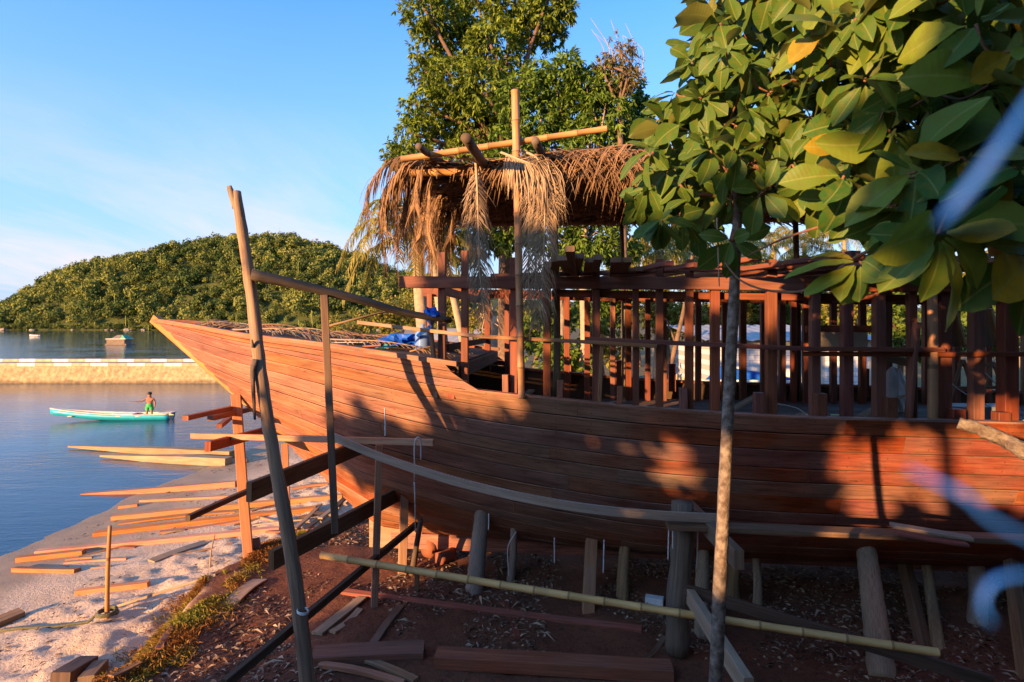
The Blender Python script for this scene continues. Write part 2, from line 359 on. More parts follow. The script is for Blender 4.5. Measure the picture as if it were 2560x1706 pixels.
nx, ny = len(gx), len(gy); idx = np.arange(nx*ny).reshape(ny, nx)
Q = np.stack([idx[:-1, :-1], idx[:-1, 1:], idx[1:, 1:], idx[1:, :-1]], -1).reshape(-1, 4)
sxv, wxv = scarp_x(GYY), shore_x(GYY)
dirt = sstep(sxv-.35, sxv+.1, GXX + .25*(fbm(GXX*3, GYY*3, 3)-.5)); ff = np.clip((GXX-wxv)/(sxv-wxv), -9, 1)
wet = 1 - sstep(.16, .50, ff + .28*(fbm(GXX*.8, GYY*.5)-.5))
veg = sstep(20, 34, GYY)*dirt
att = np.stack([dirt, wet, veg, np.ones_like(wet)], -1).reshape(-1, 4)
def ground_mat():
    m, t, b = newmat('shore ground'); N = NT(t); co = N.n('ShaderNodeNewGeometry').outputs['Position']
    a = N.n('ShaderNodeSeparateColor', {0: N.n('ShaderNodeAttribute', attribute_name='zone').outputs['Color']})
    n1 = N.n('ShaderNodeTexNoise', {'Vector': co, 'Scale': 1.3, 'Detail': 6, 'Roughness': .65}).outputs[0]
    n2 = N.n('ShaderNodeTexNoise', {'Vector': co, 'Scale': 14, 'Detail': 5, 'Roughness': .7}).outputs[0]
    n3 = N.n('ShaderNodeTexNoise', {'Vector': co, 'Scale': 60, 'Detail': 3, 'Roughness': .6}).outputs[0]
    v = N.n('ShaderNodeTexVoronoi', {'Vector': co, 'Scale': 22}).outputs['Distance']
    sand = N.mix(N.ramp(n1, [(.35, 0.0), (.7, 1.0)]), (.62, .47, .335), (.52, .385, .255))
    sand = N.mix(N.ramp(n2, [(.60, 0.0), (.74, .55)]), sand, (.22, .15, .09))
    wets = N.mix(N.ramp(n1, [(.35, 0.0), (.7, 1.0)]), (.37, .255, .145), (.27, .185, .105))
    wets = N.mix(N.ramp(n2, [(.62, 0.0), (.74, .6)]), wets, (.10, .075, .05))
    sand = N.mix(a.outputs[1], sand, wets)
    dirt = N.mix(N.ramp(n1, [(.35, 0.0), (.68, 1.0)]), (.125, .046, .023), (.21, .078, .038))
    dirt = N.mix(N.ramp(n2, [(.5, 0.0), (.7, .8)]), dirt, (.055, .023, .014))
    dirt = N.mix(N.ramp(n3, [(.60, 0.0), (.72, .7)]), dirt, (.34, .18, .09))
    vg = N.mix(N.ramp(n2, [(.4, 0.0), (.62, 1.0)]), (.20, .12, .05), (.10, .11, .03))
    dirt = N.mix(a.outputs[2], dirt, vg)
    c = N.mix(a.outputs[0], sand, dirt); N.link(c, b.inputs['Base Color'])
    rg = N.m('SUBTRACT', .95, N.m('MULTIPLY', a.outputs[1], .35)); N.link(rg, b.inputs['Roughness']); b.inputs['Specular IOR Level'].default_value = .25
    h = N.m('ADD', N.m('MULTIPLY', n2, 1.0), N.m('ADD', N.m('MULTIPLY', n3, .35), N.m('MULTIPLY', v, .12)))
    st = N.m('SUBTRACT', 1.0, N.m('MULTIPLY', a.outputs[1], .75))
    N.link(N.n('ShaderNodeBump', {'Strength': st, 'Distance': .035, 'Height': h}).outputs[0], b.inputs['Normal'])
    return m
ground = put(bpy.data.objects.new('ground', nmesh('ground', np.stack([GXX, GYY, ZZ], -1).reshape(-1, 3), Q, ground_mat(), True, {'zone': att})), None)
kind(ground, 'structure'); ground['label'] = 'pale sand beach and red dirt yard sloping to the water'
def G(px, py, dz=0.0):                        # where the sight line through a pixel meets the ground
    d = 3.0
    while d < 200:
        p = P(px, py, d)
        if p.z < float(gz(p.x, p.y)) + dz: break
        d += .04
    return p
def water_mat():
    m, t, b = newmat('sea water'); N = NT(t); co = N.n('ShaderNodeNewGeometry').outputs['Position']
    t.nodes.remove(b)
    w1 = N.n('ShaderNodeTexNoise', {'Vector': N.n('ShaderNodeMapping', {0: co, 2: (0, 0, .35), 3: (.55, 1.9, 1)}).outputs[0], 'Scale': 1.1, 'Detail': 3, 'Roughness': .5, 'Distortion': .5}).outputs[0]
    w2 = N.n('ShaderNodeTexNoise', {'Vector': N.n('ShaderNodeMapping', {0: co, 2: (0, 0, -.2), 3: (.9, 2.4, 1)}).outputs[0], 'Scale': 3.4, 'Detail': 4, 'Roughness': .6}).outputs[0]
    w0 = N.n('ShaderNodeTexNoise', {'Vector': co, 'Scale': .09, 'Detail': 2}).outputs[0]
    h = N.m('ADD', w1, N.m('MULTIPLY', w2, .55))
    amp = N.m('MULTIPLY', N.ramp(w0, [(.35, .35), (.65, 1.0)]), .8)
    bp = N.n('ShaderNodeBump', {'Strength': amp, 'Distance': .045, 'Height': h}).outputs[0]
    gl = N.n('ShaderNodeBsdfGlossy', {'Color': (.86, .93, 1, 1), 'Roughness': .04, 'Normal': bp})
    df = N.n('ShaderNodeBsdfDiffuse', {'Color': (.025, .085, .15, 1), 'Normal': bp}); tr = N.n('ShaderNodeBsdfTransparent', {'Color': (.42, .62, .74, 1)})
    body = N.n('ShaderNodeMixShader', {0: .62, 1: tr.outputs[0], 2: df.outputs[0]})
    fr = N.n('ShaderNodeFresnel', {'IOR': 1.33, 'Normal': bp})
    mx = N.n('ShaderNodeMixShader', {0: fr.outputs[0], 1: body.outputs[0], 2: gl.outputs[0]}); N.link(mx.outputs[0], t.nodes['Material Output'].inputs[0])
    return m
water = obj('water', [(-4000, -400, 0), (600, -400, 0), (600, 5500, 0), (-4000, 5500, 0)], [(0, 1, 2, 3)], water_mat()); kind(water, 'structure')
water['label'] = 'calm blue bay with small ripples'
# --- forested hill across the bay
HX = [-900, -300, -120, 0, 120, 200, 330, 450, 560, 650, 730, 810, 880, 950, 1010, 1100, 1300, 1700]
HY = [823, 815, 805, 790, 712, 683, 660, 635, 620, 616, 617, 636, 660, 690, 706, 724, 742, 765]
def hill_z(x, y):
    """height of the hill: a ridge at y=600 m whose crest follows the skyline, falling to the shore at y=455"""
    px = 1280 + x/y*FPX
    crest = CZ + (HOR - np.interp(px, HX, HY))/FPX*600 - 3
    front = 452 + 10*(fbm(x*.02, x*0)-.5)
    f = np.clip((y-front)/(600-front), 0, 1); bk = np.clip((y-600)/260, 0, 1)
    prof = np.sin(f*np.pi/2)**.92*(1-bk**2*.9)
    return crest*prof*(.90+.2*fbm(x*.012, y*.02)) + np.where(y < front, -3.0, .6)
hx = np.linspace(-1400, 420, 150); hy = np.concatenate([np.linspace(440, 620, 60), np.linspace(628, 900, 20)]); A, B = np.meshgrid(hx, hy); HZ = hill_z(A, B)
idx = np.arange(A.size).reshape(A.shape); Q = np.stack([idx[:-1, :-1], idx[:-1, 1:], idx[1:, 1:], idx[1:, :-1]], -1).reshape(-1, 4)
M_hill = flat('forest floor', (.05, .068, .02), .95, 0, 0, .08, .1, (.10, .105, .03))
hill = put(bpy.data.objects.new('hill', nmesh('hill', np.stack([A, B, HZ], -1).reshape(-1, 3), Q, M_hill, True)), None); kind(hill, 'structure')
hill['label'] = 'steep hill across the bay under dense forest'
def leaf_quads(C, D, Nn, L, W, tint, tip=.0, bend=0.0):
    """diamond leaves: base C, direction D, normal Nn (n,3), length L, width W (n,)"""
    S = np.cross(D, Nn); S /= np.linalg.norm(S, axis=1, keepdims=True)+1e-9
    L = np.asarray(L)[:, None]; W = np.asarray(W)[:, None]
    mid = C + D*L*.5 + Nn*L*.06; end = C + D*L; end[:, 2] -= (bend*L)[:, 0]
    V = np.stack([C, mid+S*W*.5, end, mid-S*W*.5], 1).reshape(-1, 3)
    n = len(C); Q = np.arange(4*n).reshape(n, 4)
    T = np.repeat(np.asarray(tint), 4); T = np.stack([T, T, T, np.ones_like(T)], -1)
    return V, Q, T
def unit(v): return v/(np.linalg.norm(v, axis=-1, keepdims=True)+1e-9)
def forest():
    Vs, Ts = [], []
    pts = []
    while len(pts) < 4600:
        x, y = RNG.uniform(-760, 30), RNG.uniform(450, 640)
        z = hill_z(np.array(x), np.array(y))
        if z < .4: continue
        pxx = 1280 + x/y*FPX
        if -120 < pxx < 1160: pts.append((x, y, float(z)))
    for k in range(420): x = RNG.uniform(-470, -70); pts.append((x, 451+RNG.uniform(-4, 7), .2))
    pts = np.array(pts)
    for ip, (x, y, z) in enumerate(pts):
        h = ((float(np.clip(RNG.lognormal(2.35, .36), 5, 21)) if ip < 2700 else RNG.uniform(3.5, 8)) if ip < 4600 else RNG.uniform(3, 6.5)); r = min(h, 14)*RNG.uniform(.25, .43); n = 150
        d = unit(RNG.normal(size=(n, 3))*[1, 1, .8] + [0, -.25, .25]); rr = r*RNG.uniform(.45, 1.2, n)
        c = np.array([x, y, z+h*.52]) + d*rr[:, None]*[1, 1, RNG.uniform(.75, 1.25)]
        dd = unit(RNG.normal(size=(n, 3))+d*.4); nn = unit(d+.45*RNG.normal(size=(n, 3)))
        base = np.clip(RNG.normal(.40, .22)+.9*(fbm(x*.022+7, y*.022, 2)-.5), 0, 1); t = np.clip(base + RNG.normal(0, .13, n), 0, 1)
        V, Q, T = leaf_quads(c-dd*r*.28, dd, nn, np.full(n, r*.42)*RNG.uniform(.5, 1.4, n), np.full(n, r*.28), t)
        Vs.append(V); Ts.append(T)
        if RNG.random() < .05:                # a bare pale stem showing between the crowns
            s = .22; b0 = np.array([x+RNG.uniform(-2, 2), y-r*1.05, z]); V = np.array([b0+[-s, 0, 0], b0+[s, 0, 0], b0+[s*.7, 0, h*.9], b0+[-s*.7, 0, h*.9]])
            Vs.append(V); Ts.append(np.tile([.95, .95, .95, 1], (4, 1)))
    V = np.concatenate(Vs); T = np.concatenate(Ts); return nmesh('forest', V, np.arange(len(V)).reshape(-1, 4), L_hill, False, {'tint': T})
fo = put(bpy.data.objects.new('forest', forest()), None); kind(fo, 'stuff'); fo['label'] = 'dense forest of olive green crowns covering the hill across the bay'; fo['category'] = 'forest'
def grid_rocks():                             # pale rocks along the foot of the hill
    for i in range(16):
        px = RNG.uniform(-20, 980); y = 449 + RNG.uniform(-2, 2); x = (px-1280)/FPX*y; r = RNG.uniform(.7, 1.9)
        V, F = blob(r*RNG.uniform(1, 2.2), r, r*.75, 7, 5, .3)
        o = obj('shore_rock', V, F, M_rock, None, None, False, Matrix.Translation((x, y, .2)))
        tag(o, 'pale rock at the waterline under the forested hill', 'rock', 'rocks at the foot of the hill')
def blob(rx, ry, rz, n=10, m=7, j=.1):
    V, F = [(0, 0, -rz)], []
    for a in range(1, m):
        for b in range(n):
            th = math.pi*a/m; ph = 2*math.pi*b/n; k = 1+random.uniform(-j, j)
            V.append((rx*math.sin(th)*math.cos(ph)*k, ry*math.sin(th)*math.sin(ph)*k, -rz*math.cos(th)*k))
    V.append((0, 0, rz)); e = len(V)-1
    for b in range(n):
        F.append((0, 1+(b+1) % n, 1+b)); F.append((e, 1+(m-2)*n+b, 1+(m-2)*n+(b+1) % n))
        for a in range(m-2): F.append((1+a*n+b, 1+a*n+(b+1) % n, 1+(a+1)*n+(b+1) % n, 1+(a+1)*n+b))
    return V, F
M_rock = flat('pale rock', (.34, .29, .23), .95, .3, .4, 1.5, .2)
grid_rocks()
# --- sea wall
M_wall = flat('golden rubble stone wall', (.46, .34, .18), .95, 0, 0, 3.2, .2, (.27, .19, .10), 1.0, 9)
def tide(m):
    t = m.node_tree; N = NT(t); b = t.nodes['Principled BSDF']; src = b.inputs['Base Color'].links[0].from_socket
    pos = N.n('ShaderNodeNewGeometry').outputs['Position']; z = N.n('ShaderNodeSeparateXYZ', {0: pos}).outputs[2]
    nz = N.n('ShaderNodeTexNoise', {'Vector': pos, 'Scale': 1.2, 'Detail': 5}).outputs[0]
    k = N.n('ShaderNodeMapRange', {0: N.m('ADD', z, N.m('MULTIPLY', N.m('SUBTRACT', nz, .5), -.5)), 1: .34, 2: .10}).outputs[0]
    st = N.n('ShaderNodeTexNoise', {'Vector': N.n('ShaderNodeMapping', {0: pos, 3: (1.6, 1.6, .25)}).outputs[0], 'Scale': 1.0, 'Detail': 5}).outputs[0]
    c = N.mix(N.ramp(st, [(.52, 0.0), (.70, .5)]), src, (.20, .13, .07)); c = N.mix(N.m('MULTIPLY', k, .7), c, (.12, .085, .04)); N.link(c, b.inputs['Base Color'])
tide(M_wall)
M_wwhite = flat('white painted kerb', (.78, .74, .64), .85, .15, .25, 2)
M_wgrey = flat('bare brown kerb', (.52, .41, .27), .9, .2, .3, 2)
def seawall():
    t = thing('sea_wall', (-30, 49, 0), 'long golden stone sea wall with white and brown painted kerb blocks', 'sea wall')
    kind(t, 'thing')
    x0, x1, n = -62.0, -8.2, 170; V, F = [], []
    for i in range(n+1):
        x = x0+(x1-x0)*i/n; w = lambda: random.uniform(-.035, .035)
        V += [(x, 48.6+w(), -.6), (x, 48.72+w(), .05), (x, 48.85+w(), .5), (x, 48.95+w(), .95), (x, 49.05, 1.42), (x, 55.2, 1.42), (x, 55.5, -.6)]
    for i in range(n):
        for k in range(6): F.append((i*7+k, i*7+7+k, i*7+8+k, i*7+1+k))
    F += [tuple(range(7)), tuple(n*7+k for k in range(6, -1, -1))]
    obj('stone_face', [(a+30, b-49, c) for a, b, c in V], F, M_wall, t, None, False, Matrix.Translation((-30, 49, 0)))
    L = 1.55; k = 0; x = x0
    for yy, ph in ((49.0, 0), (54.7, 1)):
        x = x0; k = ph
        while x < x1-L:
            beam('kerb_block', (x+.012, yy+.14, 1.545), (x+L-.012, yy+.14, 1.545), .28, .27+random.uniform(-.012, .012), M_wwhite if k % 2 else M_wgrey, t, cham=.02)
            x += L; k += 1
seawall()
# ------------------------------------------------------------------ the boat under construction
TH = R(6); BU = Vector((-math.cos(TH), math.sin(TH), 0)); BN = Vector((-math.sin(TH), -math.cos(TH), 0)); BP = Vector((-.35, 10.1, 0))
def Bt(t, v, z): return BP + BU*t + BN*v + Vector((0, 0, z))       # t towards the bow, v towards the camera's side
def pix(p): return 1280 + p.x/p.y*FPX, HOR - (p.z-CZ)/p.y*FPX
T_TIP, T_FORE, T_AFT, Z_KEEL, Z_TIP = 6.287, 1.97, -12.0, 1.30, 5.07
def ws(t):
    w = 2.3*(1 - max(0, (t+2)/(T_TIP+2))**2.4) if t > -2 else 2.3 - .012*(min(t, -5)+5)**2
    return max(w, .035)
GUN = ([386, 560, 700, 830, 950, 1083, 1250, 1392, 1560, 1760, 1985, 2560, 3600], [806, 857, 884, 911, 937, 964, 987, 1001, 1019, 1034, 1047, 1061, 1085])
RAIL = ([386, 520, 640, 720, 830, 900, 1045, 1200], [800, 822, 843, 851, 864, 874, 895, 918])
def z_at(t, v, tab):
    p = Bt(t, v, 0); px = 1280 + p.x/p.y*FPX
    return CZ - (np.interp(px, *tab)-HOR)/FPX*p.y
_ts = np.arange(T_AFT-.2, T_TIP+.001, .1)
_gun = np.array([z_at(t, ws(t), GUN) for t in _ts]); _rail = np.array([z_at(t, ws(t), RAIL) for t in _ts])
_sm = lambda a: np.convolve(np.pad(a, 4, 'edge'), np.ones(9)/9, 'valid')
_gun, _rail = _sm(_gun), _sm(_rail)
gun = lambda t: float(np.interp(t, _ts, _gun)); rail = lambda t: float(np.interp(t, _ts, _rail))
def zlow(t):
    return Z_KEEL + max(0.0, (t-T_FORE)/(T_TIP-T_FORE))*(Z_TIP-.02-Z_KEEL) if t > T_FORE else Z_KEEL
def sect(t, n=40):
    """hull section at t from the sheer down: list of (v, z) and running girth"""
    zs, zl = gun(t), zlow(t); zs = max(zs, zl+.02); p = .34 + .52*float(sstep(-3, 3.4, t)); q = []
    for i in range(n+1):
        h = 1 - (i/n)**.8 if False else 1 - i/n
        q.append((max(ws(t)*(h**p), .03), zl+(zs-zl)*h))
    q = np.array(q); g = np.concatenate([[0], np.cumsum(np.hypot(*np.diff(q, axis=0).T))]); return q, g
_cache = {}
def hull_pt(t, s, off=0.0, side=1):
    k = round(t, 3)
    if k not in _cache: _cache[k] = sect(t)
    q, g = _cache[k]; s = min(max(s, 0), g[-1]); v, z = np.interp(s, g, q[:, 0]), np.interp(s, g, q[:, 1])
    e = .01; v2, z2 = np.interp(min(s+e, g[-1]), g, q[:, 0]), np.interp(min(s+e, g[-1]), g, q[:, 1]); v1, z1 = np.interp(max(s-e, 0), g, q[:, 0]), np.interp(max(s-e, 0), g, q[:, 1])
    tv, tz = v2-v1, z2-z1; l = math.hypot(tv, tz)+1e-9
    return Bt(t, side*(v - tz/l*off), z + tv/l*off)
def girth(t):
    k = round(t, 3)
    if k not in _cache: _cache[k] = sect(t)
    return _cache[k][1][-1]
BOAT = thing('wooden_boat', Bt(-2, 0, Z_KEEL-.3), 'large unfinished wooden boat of orange planks with an open dark red cabin frame', 'boat')
def group_part(name, parent):
    o = bpy.data.objects.new(name, None); o.empty_display_size = .2; return put(o, parent, WM[parent.name].copy())
HULL = group_part('hull', BOAT); FDECK = group_part('foredeck', BOAT); MDECK = group_part('main_deck', BOAT); CAB = group_part('cabin_frame', BOAT)
def plank_mesh(ta, tb, s0, s1, side, name, off, mat=None, fl=None, fu=None, step=.16):
    """hull plank between girth lines s0(t) and s1(t) from ta (aft) to tb (towards the bow)"""
    n = max(2, int((tb-ta)/step)); V, F, U = [], [], []; uo = random.random()*20; ring = 6; th = .045; rings = []
    for i in range(n+1):
        t = ta+(tb-ta)*i/n
        a, b = s0(t)+.006, s1(t)-.006; g = girth(t)
        if a >= g-.012:
            if not rings: continue
            break
        b = min(b, g); w = b-a; c = min(.008, w*.2)
        P6 = [hull_pt(t, a, off-.008, side), hull_pt(t, a+c, off, side), hull_pt(t, a+w*.5, off, side), hull_pt(t, b-c, off, side), hull_pt(t, b, off-.008, side), hull_pt(t, (a+b)/2, off-th, side)]
        V += P6; rings.append((t, w))
    m = len(rings)
    if m < 2: return None
    for i in range(m-1):
        for k in range(ring):
            j = (k+1) % ring; f = (i*ring+k, i*ring+j, i*ring+ring+j, i*ring+ring+k)
            vv = [0, .01, .105, .2, .21, .3, .4]
            uvs = [(rings[i][0], vv[k]+uo), (rings[i][0], vv[k+1]+uo), (rings[i+1][0], vv[k+1]+uo), (rings[i+1][0], vv[k]+uo)]
            if side < 0: f = f[::-1]; uvs = uvs[::-1]
            F.append(f); U += uvs
    for e in (0, m-1):
        f = tuple(e*ring+k for k in range(ring)); F.append(f if (e == 0) == (side < 0) else f[::-1]); U += [(uo, k*.02) for k in range(ring)]
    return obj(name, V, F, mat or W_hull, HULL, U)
def row_scale(t): return .80 + .20*float(sstep(6, -1, t))
NR = 16; WID = [.22]+[.245+.035*math.sin(k*2.1) for k in range(NR)]; CUM = np.concatenate([[0], np.cumsum(WID)])
for side in (1, -1):
    for k in range(NR):
        s0 = lambda t, k=k: CUM[k]*row_scale(t); s1 = lambda t, k=k: CUM[k+1]*row_scale(t)
        ta = T_AFT; first = True
        while ta < T_TIP-.03:
            L = (random.uniform(1.6, 4.4) if first else random.uniform(3.2, 5.2)) if side > 0 else 9
            tb = min(ta+L, T_TIP-.03)
            if T_TIP-tb < 1.6: tb = T_TIP-.03
            plank_mesh(ta+.002, tb-.002, s0, s1, side, 'plank', random.uniform(-.003, .006)); ta = tb; first = False
# bulwark strakes of the foredeck, above the main sheer, cut in a curve at their after end
def bulwark(k, side, n_st=3):
    f0, f1 = k/n_st, (k+1)/n_st; V, F, U = [], [], []; uo = random.random()*20; n = 40
    cut = lambda f: -.02+.34*(1-f)**1.0*0 + [.37, .27, .09, -.13][0 if f > .99 else (1 if f > .6 else (2 if f > .3 else 3))]
    e0, e1 = cut(f0), cut(f1); off = random.uniform(0, .006)
    for i in range(n+1):
        for f, e, d in ((f1, e1, .004), (f1, e1, 0), (f0, e0, 0), (f0, e0, -.045), (f1, e1, -.045)):
            t = e+(T_TIP-.02-e)*(i/n); zb, zt = gun(t)+.006, max(rail(t), gun(t)+.02)
            z = zb+(zt-zb)*f + (.004 if f == f0 else -.004); fl = (z-zb)*.22
            if d == .004: continue
            V.append(Bt(t, side*(ws(t)+fl+off+d), z))
    for i in range(n):
        for q in range(4):
            j = (q+1) % 4; ff = (i*4+q, i*4+j, i*4+4+j, i*4+4+q); F.append(ff if side > 0 else ff[::-1])
            vv = [0, .13, .18, .31, .36]; uu = [(i/n*6, vv[q]+uo), (i/n*6, vv[q+1]+uo), ((i+1)/n*6, vv[q+1]+uo), ((i+1)/n*6, vv[q]+uo)]; U += uu if side > 0 else uu[::-1]
    for e in (0, n): F.append(tuple(e*4+q for q in (range(4) if (e == 0) == (side < 0) else range(3, -1, -1)))); U += [(uo, .02*q) for q in range(4)]
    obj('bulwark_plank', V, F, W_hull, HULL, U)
for side in (1, -1):
    for k in range(3): bulwark(k, side)
# rail cap along the foredeck
for side in (1, -1):
    V, F, U = [], [], []; n = 44
    for i in range(n+1):
        t = .16+(T_TIP+.03-.16)*i/n; z = max(rail(t), gun(t)+.02); fl = (z-gun(t))*.22; w = ws(t)+fl
        for dv, dz in ((.035, -.03), (.035, .035), (-.09, .035), (-.09, -.03)): V.append(Bt(t, side*max(w+dv, .01), z+dz))
    for i in range(n):
        for q in range(4):
            j = (q+1) % 4; ff = (i*4+q, i*4+j, i*4+4+j, i*4+4+q); F.append(ff if side > 0 else ff[::-1]); U += [(i/n*6, q*.1), (i/n*6, q*.1+.1), ((i+1)/n*6, q*.1+.1), ((i+1)/n*6, q*.1)]
    for e in (0, n): F.append(tuple(e*4+q for q in (range(4) if (e == 0) == (side < 0) else range(3, -1, -1)))); U += [(0, .02*q) for q in range(4)]
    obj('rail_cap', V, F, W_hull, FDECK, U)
# stem timber, keel, lining
V, F, U = [], [], []; n = 24
for i in range(n+1):
    f = i/n; t = T_FORE-.55+(T_TIP+.06-(T_FORE-.55))*f; tt = max(t, T_FORE-.3); z = Z_KEEL-.12+(f**1.0)*(Z_TIP+.0-(Z_KEEL-.12)); d = .11*(1-f)+.07
    nx_, nz_ = .66, -.75
    for v, dd in ((.075, -.10), (.03, d), (-.03, d), (-.075, -.10)): V.append(Bt(t+nx_*dd, v, z+nz_*dd+.02))
for i in range(n):
    for q in range(4):
        j = (q+1) % 4; F.append((i*4+q, i*4+j, i*4+4+j, i*4+4+q)); U += [(i*.25, q*.1), (i*.25, q*.1+.1), (i*.25+.25, q*.1+.1), (i*.25+.25, q*.1)]
F += [(3, 2, 1, 0), tuple(n*4+q for q in range(4))]; U += [(0, 0)]*8
W_stem = wood('pale fresh stem timber', (.56, .24, .085), (.66, .33, .14), (.4, .25, .14), .25, .7, 1, .3, .1)
obj('stem', V, F, W_stem, HULL, U)
beam('keel', Bt(T_AFT, 0, Z_KEEL-.10), Bt(T_FORE-.2, 0, Z_KEEL-.10), .22, .26, W_hull, HULL, seg=10)
beam('forefoot', Bt(T_FORE-.75, 0, Z_KEEL+.02), Bt(T_FORE+.2, 0, Z_KEEL+.02), .20, .52, W_grey, HULL)
for side in (1, -1):                          # inner lining so that no light comes through the seams
    V, F = [], []; tt = np.linspace(T_AFT, T_TIP-.35, 70); m = 16
    for t in tt:
        g = girth(t)
        for j in range(m+1): V.append(hull_pt(t, .02+(g-.02)*j/m, -.055, side))
    for i in range(len(tt)-1):
        for j in range(m): F.append((i*(m+1)+j, i*(m+1)+j+1, (i+1)*(m+1)+j+1, (i+1)*(m+1)+j))
    obj('inner_lining', V, F, W_dark, HULL, [(0, 0)]*(4*len(F)))
V = [hull_pt(T_AFT, girth(T_AFT)*j/12, 0, 1) for j in range(13)] + [hull_pt(T_AFT, girth(T_AFT)*j/12, 0, -1) for j in range(12, -1, -1)]
obj('transom', V, [tuple(range(len(V)))], W_cabin, HULL, [(v.x, v.z) for v in V])
# gunwale top edge: a flat sheer plank inside the top strake, both sides
for side in (1, -1):
    for a, b in ((T_AFT, -7.2), (-7.19, -3.2), (-3.19, .05)):
        V, F, U = [], [], []; n = 20
        for i in range(n+1):
            t = a+(b-a)*i/n; w = ws(t); z = gun(t)
            for dv, dz in ((.002, .0), (.002, .022), (-.15, .022), (-.15, -.03)): V.append(Bt(t, side*(w+dv), z+dz))
        for i in range(n):
            for q in range(4):
                j = (q+1) % 4; ff = (i*4+q, i*4+j, i*4+4+j, i*4+4+q); F.append(ff if side > 0 else ff[::-1]); U += [(i/n*4, q*.1), (i/n*4, q*.1+.1), ((i+1)/n*4, q*.1+.1), ((i+1)/n*4, q*.1)]
        F += [(0, 1, 2, 3), tuple(n*4+q for q in (3, 2, 1, 0))]; U += [(0, 0)]*8
        obj('covering_board', V, F, W_hull, HULL, U)
# decks
def breadth(t, z):
    q, g = sect(t); return float(np.interp(z, q[::-1, 1], q[::-1, 0]))
Z_DECK = 3.45
for k in range(18):
    v = -2.13+.25*k; wlim = abs(v)+.22
    tm = 1.2
    while breadth(tm, Z_DECK-.03) < wlim and tm > -8: tm -= .1
    if tm < -7.9: continue
    beam('deck_plank', Bt(T_AFT+.1, v, Z_DECK+random.uniform(-.006, .006)), Bt(tm, v, Z_DECK+random.uniform(-.006, .006)), .243, .045, W_deck, MDECK, seg=3)
def fd(t): return rail(t)-.035
for k in range(15):
    v = -1.95+.28*k; wlim = abs(v)+.16; a = .25; b = a
    while b < T_TIP-.5 and ws(b) > wlim: b += .1
    if b-a < .5: continue
    V, F, U = [], [], []; n = 14; uo = random.random()*9
    for i in range(n+1):
        t = a+(b-a)*i/n
        for dv, dz in ((-.137, -.03), (.137, -.03), (.137, .01), (-.137, .01)): V.append(Bt(t, v+dv, fd(t)+dz))
    for i in range(n):
        for q in range(4):
            j = (q+1) % 4; F.append((i*4+q, i*4+4+q, i*4+4+j, i*4+j)); U += [(i*.3, q*.2+uo), (i*.3+.3, q*.2+uo), (i*.3+.3, q*.2+.2+uo), (i*.3, q*.2+.2+uo)]
    F += [(0, 1, 2, 3), tuple(n*4+q for q in (3, 2, 1, 0))]; U += [(0, 0)]*8
    obj('foredeck_plank', V, F, W_deck, FDECK, U)
beam('deck_beam', Bt(.22, 2.12, rail(.22)-.15), Bt(.22, -2.12, rail(.22)-.15), .10, .20, W_dark, FDECK)
# --- cabin frame
def on_v(px, v):                              # t of the point at lateral v that shows in column px
    k = (px-1280)/FPX; b = BP + BN*v
    return (k*b.y-b.x)/(BU.x-k*BU.y)
VN, VF = 1.98, -1.75
def zpix(t, v, py): p = Bt(t, v, 0); return CZ+(HOR-py)/FPX*p.y
Z_B0, Z_B1 = 5.55, 5.55
near_posts = [(1106, 632, 19), (1162, 628, 18), (1285, 645, 19), (1368, 655, 20), (1490, 668, 20), (1589, 722, 16), (1648, 648, 19), (1723, 650, 20), (1787, 720, 22), (1927, 650, 25), (2037, 725, 23), (2116, 722, 25), (2196, 725, 25), (2278, 725, 20), (2360, 725, 26), (2440, 720, 27), (2518, 715, 34)]
for px, top, w in near_posts:
    t = on_v(px, VN); p = Bt(t, VN, 0); ww = w/FPX*p.y
    beam('cabin_post', Bt(t, VN, Z_DECK-.03 if t < -1.2 else gun(t)-.12), Bt(t, VN, zpix(t, VN, top)), ww, ww*.95, W_cabin, CAB, up=BU, warp=.004)
for px in (1057+18, 1219, 1268, 1417, 1468, 1532, 1571, 1619, 1660, 1745, 1811, 1857, 1908, 1955, 1983, 2015, 2083, 2155, 2219, 2316, 2390, 2470):
    t = on_v(px, VF); p = Bt(t, VF, 0); ww = random.uniform(.095, .125)
    beam('cabin_post', Bt(t, VF, Z_DECK-.03 if t < -1.2 else gun(t)-.12), Bt(t, VF, 5.62), ww, ww, W_cabin, CAB, up=BU, warp=.004)
tl = on_v(1000, VN+.09); zc_ = lambda t, v, y0, y1, x0=1000, x1=2560: 0
def long_beam(name, v, pts, h, w):
    for (xa, ya), (xb, yb) in zip(pts[:-1], pts[1:]):
        ta, tb = on_v(xa, v), on_v(xb, v); beam(name, Bt(ta, v, zpix(ta, v, ya)), Bt(tb+.004, v, zpix(tb, v, yb)), w, h, W_cabin, CAB, up=(0, 0, 1), seg=6)
long_beam('top_beam', VN+.085, [(1000, 706), (1500, 708), (2010, 712), (2640, 716)], .165, .065)
long_beam('far_top_beam', VF-.08, [(1057, 731), (1500, 742), (2100, 750), (2620, 753)], .18, .06)
long_beam('inner_wale', VN-.085, [(1380, 733), (1950, 742), (2640, 752)], .10, .05)
# the open end frame of the cabin
tE = on_v(1106, VN); beam('end_beam', Bt(tE, VN-.1, 5.47), Bt(tE, VF, 5.47), .07, .12, W_cabin, CAB)
beam('end_beam', Bt(tE-.05, VN-.1, 4.66), Bt(tE-.05, VF+.1, 4.66), .05, .10, W_dark, CAB)
